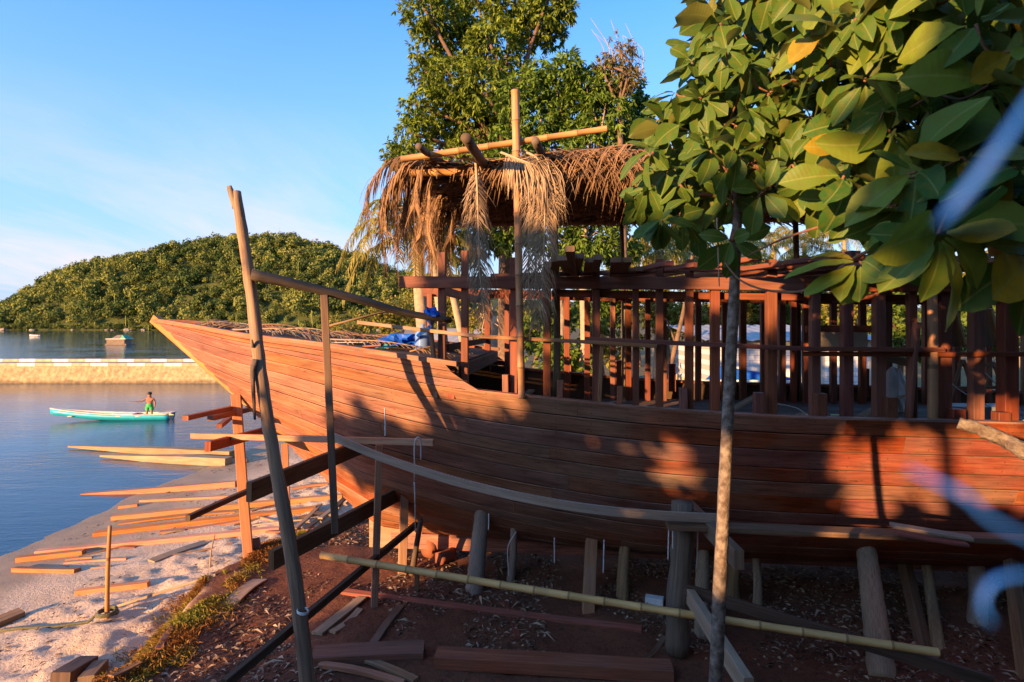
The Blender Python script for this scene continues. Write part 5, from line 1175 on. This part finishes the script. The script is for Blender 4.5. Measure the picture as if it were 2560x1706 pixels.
while len(Pn) < n:
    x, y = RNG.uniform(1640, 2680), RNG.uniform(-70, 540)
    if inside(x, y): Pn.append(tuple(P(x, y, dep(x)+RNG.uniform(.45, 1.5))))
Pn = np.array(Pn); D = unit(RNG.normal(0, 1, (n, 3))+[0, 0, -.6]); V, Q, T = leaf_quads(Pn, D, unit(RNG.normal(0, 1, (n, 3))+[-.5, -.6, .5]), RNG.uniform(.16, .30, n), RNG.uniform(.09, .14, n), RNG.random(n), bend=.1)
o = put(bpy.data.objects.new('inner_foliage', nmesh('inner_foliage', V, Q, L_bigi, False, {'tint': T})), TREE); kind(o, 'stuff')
log('branch', [P(2230, 600, 2.9), P(2130, 650, 3.1), P(2030, 722, 3.3), P(1930, 728, 3.5), P(1850, 700, 3.7), P(1800, 640, 4.0)], .011, .005, M_twig, TREE, 6, .15, 30)
log('branch', [P(2110, 560, 3.2), P(2040, 570, 3.3), P(1940, 605, 3.5), P(1870, 640, 3.8)], .009, .005, M_twig, TREE, 6, .15, 20)
log('branch', [P(1792, 545, 4.0), P(1795, 620, 4.0), P(1798, 716, 4.0)], .008, .004, M_palmbark, TREE, 5, .1, 8)
o = log('broken_branch', [P(2396, 1058, 3.2), P(2450, 1075, 3.15), P(2510, 1100, 3.1), P(2590, 1140, 3.0), Vector((3.2, 2.9, 4.1)), Vector((4.0, 2.6, 2.2)), Vector((4.1, 2.5, 1.2))], .032, .055, M_lichen, None, 9, .16, 34); tag(o, 'pale broken branch with a splintered end crossing in front of the after hull', 'branch')
# ------------------------------------------------------------------ unseen trees and shrubs added behind the camera, shaped to cast the hull's shade
YO = -6.0; RNG = np.random.default_rng(5)
def occ_blobs(test, x0, x1, z0, z1, step, r, p=1.0):
    out = []
    for x in np.arange(x0, x1, step):
        for z in np.arange(z0, z1, step):
            if test(x, z) and RNG.random() < p: out.append((Vector((x+RNG.normal(0, .1), YO+RNG.normal(0, .35), z+RNG.normal(0, .08))), r*RNG.uniform(.85, 1.15)))
    return out
ledge = lambda z: np.interp(z, [2, 3, 4.1, 5.9, 7.4], [-12.6, -13.5, -14.5, -16.1, -17.9])
mass = lambda x, z: x > ledge(z)-.35 and z < (6.8 if x < -11.5 else 5.2)
def shade(name, blobs, label, cat, foot, fork, r0=.22, per=60, lf=.46):
    limb_tree(name, foot, fork, blobs, L_bushg, label, cat, r0, per, lf, lf*.62, .5, .2, None, 'unseen trees and shrubs added for shade behind the photographer', 5, 6, .1)
allb = occ_blobs(mass, -19, -2, 3.2, 7.3, .6, .60)
for i, (a, b, lab) in enumerate(((-19, -14.3, 'unseen leaning tree added for shade behind the photographer nearest the beach'), (-14.3, -11, 'dense unseen tree added for shade behind the photographer'), (-11, -7, 'broad unseen shrub added for shade behind the photographer'), (-7, 0, 'tall unseen hedge shrub added for shade behind the photographer'))):
    bl = [q for q in allb if a <= q[0].x < b]; xm = max((a+b)/2, -13.4); gz_ = float(gz(xm, YO)); shade('added_shade_tree' if i < 2 else 'added_shade_shrub', bl, lab, 'tree' if i < 2 else 'shrub', (xm, YO, gz_), (xm-.3, YO, max(gz_+.8, 3.6)))
up1 = lambda x, z: (-14.0 < x and 8.1 < z < 8.9 and vn(x*.9+3, z*.9) > .33) if x < -11 else (8.0 < z < 8.9 and vn(x*.9+7, z*1.1) > .35)
bl = occ_blobs(up1, -16.6, -4, 6.8, 9.3, .6, .46); shade('added_shade_tree', [q for q in bl if q[0].x < -10.4], 'tall unseen tree with an open crown added for shade behind the photographer', 'tree', (-12.5, YO-.6, float(gz(-12.5, YO))), (-12.5, YO-.5, 7.0), .16)
band = [(Vector((x, YO+RNG.normal(0, .25), z+RNG.normal(0, .05))), .44) for x in np.arange(-12.0, -7.4, .45) for z in (7.08, 7.45)] + [(Vector((x, YO+RNG.normal(0, .3), z+RNG.normal(0, .15))), .28) for x in np.arange(-6.1, -4.8, .65) for z in (7.3, 8.1)] + [(Vector((-9.8, YO, z)), .10) for z in (5.9, 6.15, 6.4, 6.6)] + [(Vector((-9.12, YO, z)), .17) for z in (5.8, 6.1, 6.4)]  # leaf clumps added to block the sun between the hull's light patches
shade('added_shade_tree', band + [q for q in bl if -10.4 <= q[0].x < -9.6], 'second tall open crowned tree added unseen to block sun behind the photographer', 'tree', (-7.4, YO-.6, float(gz(-7.4, YO))), (-7.4, YO-.5, 6.7), .10)
for i in range(-2, 6):                        # an unseen tall grove added to keep sky light off the hull
    x = 2.4+(2.3 if i >= 0 else 1.6)*i; yy = -4.6 if i < 0 else (-2.6+.2*i if i < 4 else 1.0+2.6*(i-4)); bl = [(Vector((x+RNG.uniform(-1.5, 1.5)*(1 if i >= 0 else .5), yy+RNG.uniform(-.7, .7), z)), RNG.uniform(1.1, 1.5)) for z in np.arange(4.2, 12.5, .8)]
    shade('added_grove_tree', bl, ('tall dense unseen tree added for shade behind the photographer', 'tall dense unseen tree added for shade beyond the after end of the boat')[i > 3], 'tree', (x, yy, float(gz(x, yy))), (x, yy, 4.6), .2, 55, .6)
# ------------------------------------------------------------------ ground cover
RNG = np.random.default_rng(31)
def scatter(n, xr, yr, ok):
    x = RNG.uniform(*xr, n); y = RNG.uniform(*yr, n); k = ok(x, y); x, y = x[k], y[k]; return x, y, gz(x, y)
L_chip = leafmat('wood shavings', (.10, .05, .028), (.55, .40, .26), trans=.05, rough=.9)
x, y, z = scatter(30000, (-4.6, 8), (5.9, 13), lambda x, y: (x > scarp_x(y)+.2) & (fbm(x*.9, y*.9) > .44)); n = len(x); a = RNG.uniform(0, 6.3, n)
D = unit(np.stack([np.cos(a), np.sin(a), RNG.uniform(-.1, .35, n)], 1)); V, Q, T = leaf_quads(np.stack([x, y, z+.006], 1), D, unit(np.stack([RNG.normal(0, .5, n), RNG.normal(0, .5, n), np.ones(n)], 1)), RNG.uniform(.03, .11, n)*(1+1.8*(RNG.random(n) < .07)), RNG.uniform(.010, .045, n), RNG.random(n)**1.7, bend=.25)
o = put(bpy.data.objects.new('wood_chips', nmesh('wood_chips', V, Q, L_chip, False, {'tint': T})), None); kind(o, 'stuff'); o['label'] = 'pale wood chips and shavings littering the red dirt'; o['category'] = 'wood chips'
L_lit = leafmat('beach litter', (.03, .02, .015), (.26, .13, .06), trans=.05, rough=.9)
x, y, z = scatter(5200, (-11, -3.5), (5.9, 22), lambda x, y: (x < scarp_x(y)) & (fbm(x*1.1+5, y*.7) > .47) & (x > shore_x(y)+.5)); n = len(x); a = RNG.normal(.9, .6, n)
D = unit(np.stack([np.cos(a), np.sin(a), RNG.uniform(-.05, .2, n)], 1)); V, Q, T = leaf_quads(np.stack([x, y, z+.008], 1), D, unit(np.stack([RNG.normal(0, .5, n), RNG.normal(0, .5, n), np.ones(n)], 1)), RNG.uniform(.03, .13, n)*(1+2*(RNG.random(n) < .05)), RNG.uniform(.008, .03, n), RNG.random(n), bend=.1)
o = put(bpy.data.objects.new('beach_litter', nmesh('beach_litter', V, Q, L_lit, False, {'tint': T})), None); kind(o, 'stuff'); o['label'] = 'dark twigs and leaf litter strewn over the sand'; o['category'] = 'litter'
y = RNG.uniform(6.2, 11.3, 30000); x = scarp_x(y)+RNG.normal(.0, .30, 30000); k = fbm(x*1.5, y*1.2) > .36; x, y = x[k], y[k]; n = len(x); z = gz(x, y)
D = unit(np.stack([RNG.normal(-.35, .5, n), RNG.normal(-.1, .5, n), np.full(n, .8)], 1)); tt = np.clip(fbm(x*2+9, y*2)*3.0-1.25+RNG.normal(0, .12, n), 0, 1)
V, Q, T = leaf_quads(np.stack([x, y, z-.01], 1), D, unit(np.stack([RNG.normal(0, 1, n), RNG.normal(0, 1, n), np.full(n, .3)], 1)), RNG.uniform(.06, .19, n), RNG.uniform(.008, .016, n), tt, bend=.35)
o = put(bpy.data.objects.new('shore_grass', nmesh('shore_grass', V, Q, L_grass, False, {'tint': T})), None); kind(o, 'stuff'); o['label'] = 'matted orange and green grass along the edge of the bank'; o['category'] = 'grass'
# ------------------------------------------------------------------ things on the foredeck
def crumple(name, c, rx, ry, rz, mat, parent=None, amp=.25, n=22, m=14):
    V, F = [], []
    for a in range(m+1):
        for b in range(n):
            th = math.pi*a/m; ph = 2*math.pi*b/n; x, y, z = math.sin(th)*math.cos(ph), math.sin(th)*math.sin(ph), math.cos(th); k = 1+amp*(2*float(fbm(np.array(x*3+c.x*3), np.array(y*3+z*4), 3))-1)*1.6
            V.append((rx*x*k, ry*y*k, rz*max(z, -.15)*k))
    for a in range(m):
        for b in range(n): F.append((a*n+b, a*n+(b+1) % n, (a+1)*n+(b+1) % n, (a+1)*n+b))
    return obj(name, V, F, mat, parent, None, False, Matrix.Translation(c))
def on_deck(px, v): t = on_v(px, v); return Bt(t, v, fd(t)+.012)
c = on_deck(1005, .1); o = crumple('blue_tarp', c+Vector((0, 0, .05)), .36, .28, .15, M_tarp, None, .5); tag(o, 'crumpled blue tarpaulin heap on the foredeck', 'tarpaulin')
lp = P(1078, 789, 7.68); KN = crumple('tarp_knot', lp, .10, .09, .10, M_tarp, None, .5, 14, 10); tag(KN, 'strip of blue tarpaulin knotted round the log rail', 'tarpaulin')
ps = [lp+Vector((-.03, .05, -.04)), lp+Vector((-.12, .8, -.16)), c+Vector((.25, -.1, .16))]; V, F = [], []
for i, p in enumerate(curve_pts(ps, 12)):
    w = .045+.02*math.sin(i); V += [p+Vector((-w, 0, .015)), p+Vector((0, -.02, -.02)), p+Vector((w, 0, .015))]
for i in range(len(V)//3-1): F += [(i*3, i*3+1, i*3+4, i*3+3), (i*3+1, i*3+2, i*3+5, i*3+4)]
sol = obj('strip', V, F, M_tarp, KN); sol.modifiers.new('s', 'SOLIDIFY').thickness = .006
M_jug = flat('clear blue plastic', (.16, .27, .52), .2, 0, .1, 6, .6); jc = on_deck(1057, .35); V, F = [], []
pr = [(.02, 0), (.125, .0), (.135, .03), (.128, .06), (.135, .09), (.128, .12), (.135, .15), (.128, .18), (.135, .22), (.13, .28), (.09, .34), (.045, .38), (.03, .39), (.03, .44), (0.001, .44)]
for r, z in pr:
    for k in range(18): V.append((r*math.cos(k*math.tau/18), r*math.sin(k*math.tau/18), z))
for i in range(len(pr)-1): F += [(i*18+k, i*18+(k+1) % 18, i*18+18+(k+1) % 18, i*18+18+k) for k in range(18)]
NB = crumple('fishing_net', CM@Vector((-.9, 0, .16)), .42, .2, .13, flat('brown fishing net', (.16, .13, .10), .95, 0, .5, 30), None, .5, 16, 10); tag(NB, 'brown heap of fishing net inside the turquoise canoe', 'net')
tag(obj('water_jug', V, F, M_jug, None, None, True, Matrix.Translation(jc)), 'ribbed translucent blue water jug on the after edge of the foredeck', 'jug')
c = on_deck(880, .75); o = beam('sheet', c+Vector((-.35, 0, .02)), c+Vector((.35, -.1, .03)), .3, .012, flat('grey sheet', (.36, .37, .40), .5, 0, .2, 6)); tag(o, 'thin grey sheet lying on the foredeck', 'sheet')
c = on_deck(968, 1.1); tag(crumple('teal_rag', c+Vector((0, 0, .02)), .15, .1, .05, flat('teal cloth', (.05, .34, .30), .9, 0, .3, 20), None, .5, 14, 8), 'small teal rag on the foredeck behind the rail', 'rag')
o = beam('deck_board', on_deck(955, -.3)+Vector((0, 0, .06)), on_deck(1040, -.5)+Vector((0, 0, .06)), .16, .1, W_redbeam); tag(o, 'short red timber lying on the foredeck beside the blue tarpaulin', 'timber')
for i in range(10):
    p = on_deck(RNG.uniform(840, 1000), RNG.uniform(-.6, 1.2)); a = RNG.uniform(0, 6); d = Vector((math.cos(a), math.sin(a)*.6, .03))*RNG.uniform(.15, .35); o = beam('deck_scrap', p-d+Vector((0, 0, .03)), p+d+Vector((0, 0, .04)), RNG.uniform(.04, .1), .025, random.choice([W_dark, W_redbeam, W_scaf])); tag(o, 'small scrap of wood on the foredeck between the fronds and the blue tarpaulin', 'wood scrap', 'wood scraps on the foredeck')
ps = [P(815, 818, 8.6), P(900, 795, 8.7), P(1000, 772, 9.2)]; o = log('slim_pole', ps, .02, .015, W_log, None, 6, .05, 8); tag(o, 'slim pole slanting from the foredeck fronds up behind the log rail', 'pole')
# ------------------------------------------------------------------ things inside the cabin frame
def in_cab(px, py, v): t = on_v(px, v); return Bt(t, v, zpix(t, v, py))
M_panel = flat('cream painted panel', (.62, .52, .38), .7, 0, .15, 3)
o = beam('panel', in_cab(2050, 845, .9), in_cab(2168, 846, .9), .03, .27, M_panel); tag(o, 'pale cream panel leaning inside the cabin frame', 'panel')
for x in (2382, 2470):
    FR = thing('window_frame', in_cab(x, 868, .9), 'pale edged wooden window frame leaning on the batten inside the cabin', 'window frame', 'window frames leaning inside the cabin'); kind(FR, 'thing')
    for dx, m, w in ((-28, W_bamg, .03), (20, W_bamg, .045)): beam('stile', in_cab(x+dx+10, 868, 1.2), in_cab(x+dx-14, 772, 1.2), w, .06, m, FR, up=(0, -1, 0))
    beam('board', in_cab(x+4, 866, 1.15), in_cab(x-16, 776, 1.15), .19, .03, W_grey, FR, up=(0, -1, 0))
    beam('rail', in_cab(x-42, 790, 1.1), in_cab(x+12, 790, 1.1), .03, .09, W_redbeam, FR)
SH = thing('sawhorse', in_cab(2450, 1010, -.6), 'rough sawhorse of thin poles standing on the cabin deck', 'sawhorse')
for (a, b) in (((2370, 1010), (2405, 900)), ((2440, 1010), (2408, 900)), ((2455, 1000), (2480, 905)), ((2520, 1000), (2482, 905))): beam('leg', in_cab(*a, -.4), in_cab(*b, -.4), .05, .04, W_post, SH, up=(0, -1, 0))
beam('rail', in_cab(2395, 912, -.45), in_cab(2500, 912, -.45), .05, .06, W_post, SH); beam('rail', in_cab(2360, 970, -.45), in_cab(2530, 968, -.45), .04, .05, W_post, SH)
c = in_cab(2090, 1052, 1.5); V, F = [], []; pr = [(.001, 0), (.11, .0), (.12, .04), (.07, .10), (.055, .12), (.05, .22), (.07, .25), (.001, .25)]
for r, z in pr:
    for k in range(14): V.append((r*math.cos(k*math.tau/14), r*math.sin(k*math.tau/14), z))
for i in range(len(pr)-1): F += [(i*14+k, i*14+(k+1) % 14, i*14+14+(k+1) % 14, i*14+14+k) for k in range(14)]
tag(obj('green_funnel', V, F, flat('bright green plastic', (.20, .48, .04), .4, 0, .1, 6), None, None, True, Matrix.Translation(Vector((c.x, c.y, Z_DECK+.03)))), 'bright green plastic can standing behind the gunwale', 'can')
t = on_v(2238, -.8); tag(crumple('sack', Bt(t, -.8, Z_DECK+.1), .2, .15, .72, flat('white plastic sack', (.55, .54, .52), .6, 0, .2, 5), None, .2), 'tall whitish sack standing inside the cabin frame', 'sack')
t = on_v(2420, .9); o = beam('tool_box', Bt(t+.4, .9, Z_DECK+.2), Bt(t-.5, .9, Z_DECK+.2), .4, .34, flat('grey plastic box', (.22, .25, .26), .5, 0, .2, 4)); tag(o, 'grey box on the deck under the sawhorse', 'box')
for i, (x0, x1, v) in enumerate(((1640, 1690, .6), (1240, 1330, .2), (1450, 1560, -.4), (1800, 1900, .3), (1960, 2010, .9), (2150, 2260, .1))):
    a, b = on_v(x0, v), on_v(x1, v-.9); o = beam('loose_board', Bt(a, v, Z_DECK+.05), Bt(b, v-.9, Z_DECK+.07+.25*(i % 2)), .13, .04, W_grey); tag(o, 'loose grey board lying across the cabin deck', 'board', 'loose boards on the cabin deck')
for (pts_, lab) in (((( 2356, 900, 1.2), (2380, 960, 1.2), (2460, 1010, 1.1), (2580, 1060, 1.0)), 'pale cord sagging from the after cabin post to the deck'), (((2500, 900, 1.3), (2505, 960, 1.3), (2520, 990, 1.3), (2545, 900, 1.3)), 'looped pale cord hanging from the after batten'), (((1940, 1010, 1.0), (1990, 1020, 1.0), (2030, 1045, 1.2), (2060, 1050, 1.4)), 'pale cable lying across the after deck behind the gunwale'), (((2420, 890, 1.3), (2450, 920, 1.3), (2490, 960, 1.2)), 'thin pale stick cord hanging by the sawhorse')):
    o = tube('cord', curve_pts([in_cab(*q) for q in pts_], 18), .008, M_rope, None, 5); tag(o, lab, 'cord')
# white cords on the hull and scaffold
for (a, lab) in ((((1036, 1205, 7.5), (1036, 1150, 7.45), (1036, 1110, 7.42), (1042, 1095, 7.42), (1050, 1096, 7.46), (1052, 1120, 7.5), (1052, 1150, 7.5)), 'white cord looped over the ledger end'), (((1036, 1205, 7.5), (1038, 1260, 7.6), (1039, 1330, 8.2)), 'thin white cord hanging down to the leaning stick'), (((962, 1020, 7.75), (963, 1060, 7.7), (963, 1090, 7.65)), 'short white cord hanging from the hull above the ledger'), (((1672, 1320, 6.93), (1671, 1365, 6.93), (1670, 1400, 6.93)), 'white cord hanging from the end of the stage board'), (((1682, 1320, 6.93), (1682, 1350, 6.93), (1682, 1372, 6.93)), 'shorter white cord hanging from the stage board'), (((1744, 1320, 7.2), (1743, 1380, 7.2), (1740, 1424, 7.2)), 'thin white cord hanging behind the cross board'), (((1510, 1350, 7.9), (1509, 1400, 7.9), (1508, 1432, 7.9)), 'white caulking cord hanging beside the squared plank prop'), (((1290, 1330, 9.0), (1270, 1370, 9.0), (1272, 1440, 9.0)), 'white cord hanging on the thin trunk prop'), (((1386, 1345, 8.4), (1386, 1385, 8.4), (1386, 1408, 8.4)), 'white caulking cord dangling under the hull'), (((1222, 1285, 8.4), (1222, 1310, 8.4), (1221, 1325, 8.4)), 'short caulking cord beside the sunlit coconut trunk')):
    o = tube('cord', curve_pts([P(*q) for q in a], 16), .009, M_rope, None, 5); tag(o, lab, 'cord')
cw = [P(757+14*math.cos(a_), 1532+7*math.sin(a_)-.3*k, 6.28-.1*math.sin(a_)) for k, a_ in enumerate(np.linspace(0, 12, 24))]
o = tube('cord', cw, .008, M_rope, None, 5); tag(o, 'white cord lashed round the forked pole near its foot', 'cord')
# blue plastic string blowing about just in front of the photographer
M_string = flat('blue plastic string', (.02, .14, .62), .5, 0, .2, 30)
for (a, r, lab) in ((((2620, 190, .29), (2520, 340, .29), (2450, 440, .295), (2385, 520, .30), (2350, 560, .31)), .0042, 'blue plastic string dangling among the near large leaves'), (((2270, 1172, .32), (2340, 1205, .31), (2420, 1245, .30), (2480, 1300, .30), (2600, 1360, .30)), .0022, 'blue plastic string trailing in front of the after hull'), (((2480, 1560, .32), (2458, 1510, .32), (2478, 1460, .32), (2530, 1440, .32), (2600, 1436, .32)), .0022, 'curl of blue plastic string in front of the shaded props')):
    o = tube('blue_string', curve_pts([P(q[0], q[1], q[2]*.5) for q in a], 26), [r*.36*(.55+.45*math.sin(math.pi*i/26)) for i in range(40)], M_string, None, 6); tag(o, lab, 'string')
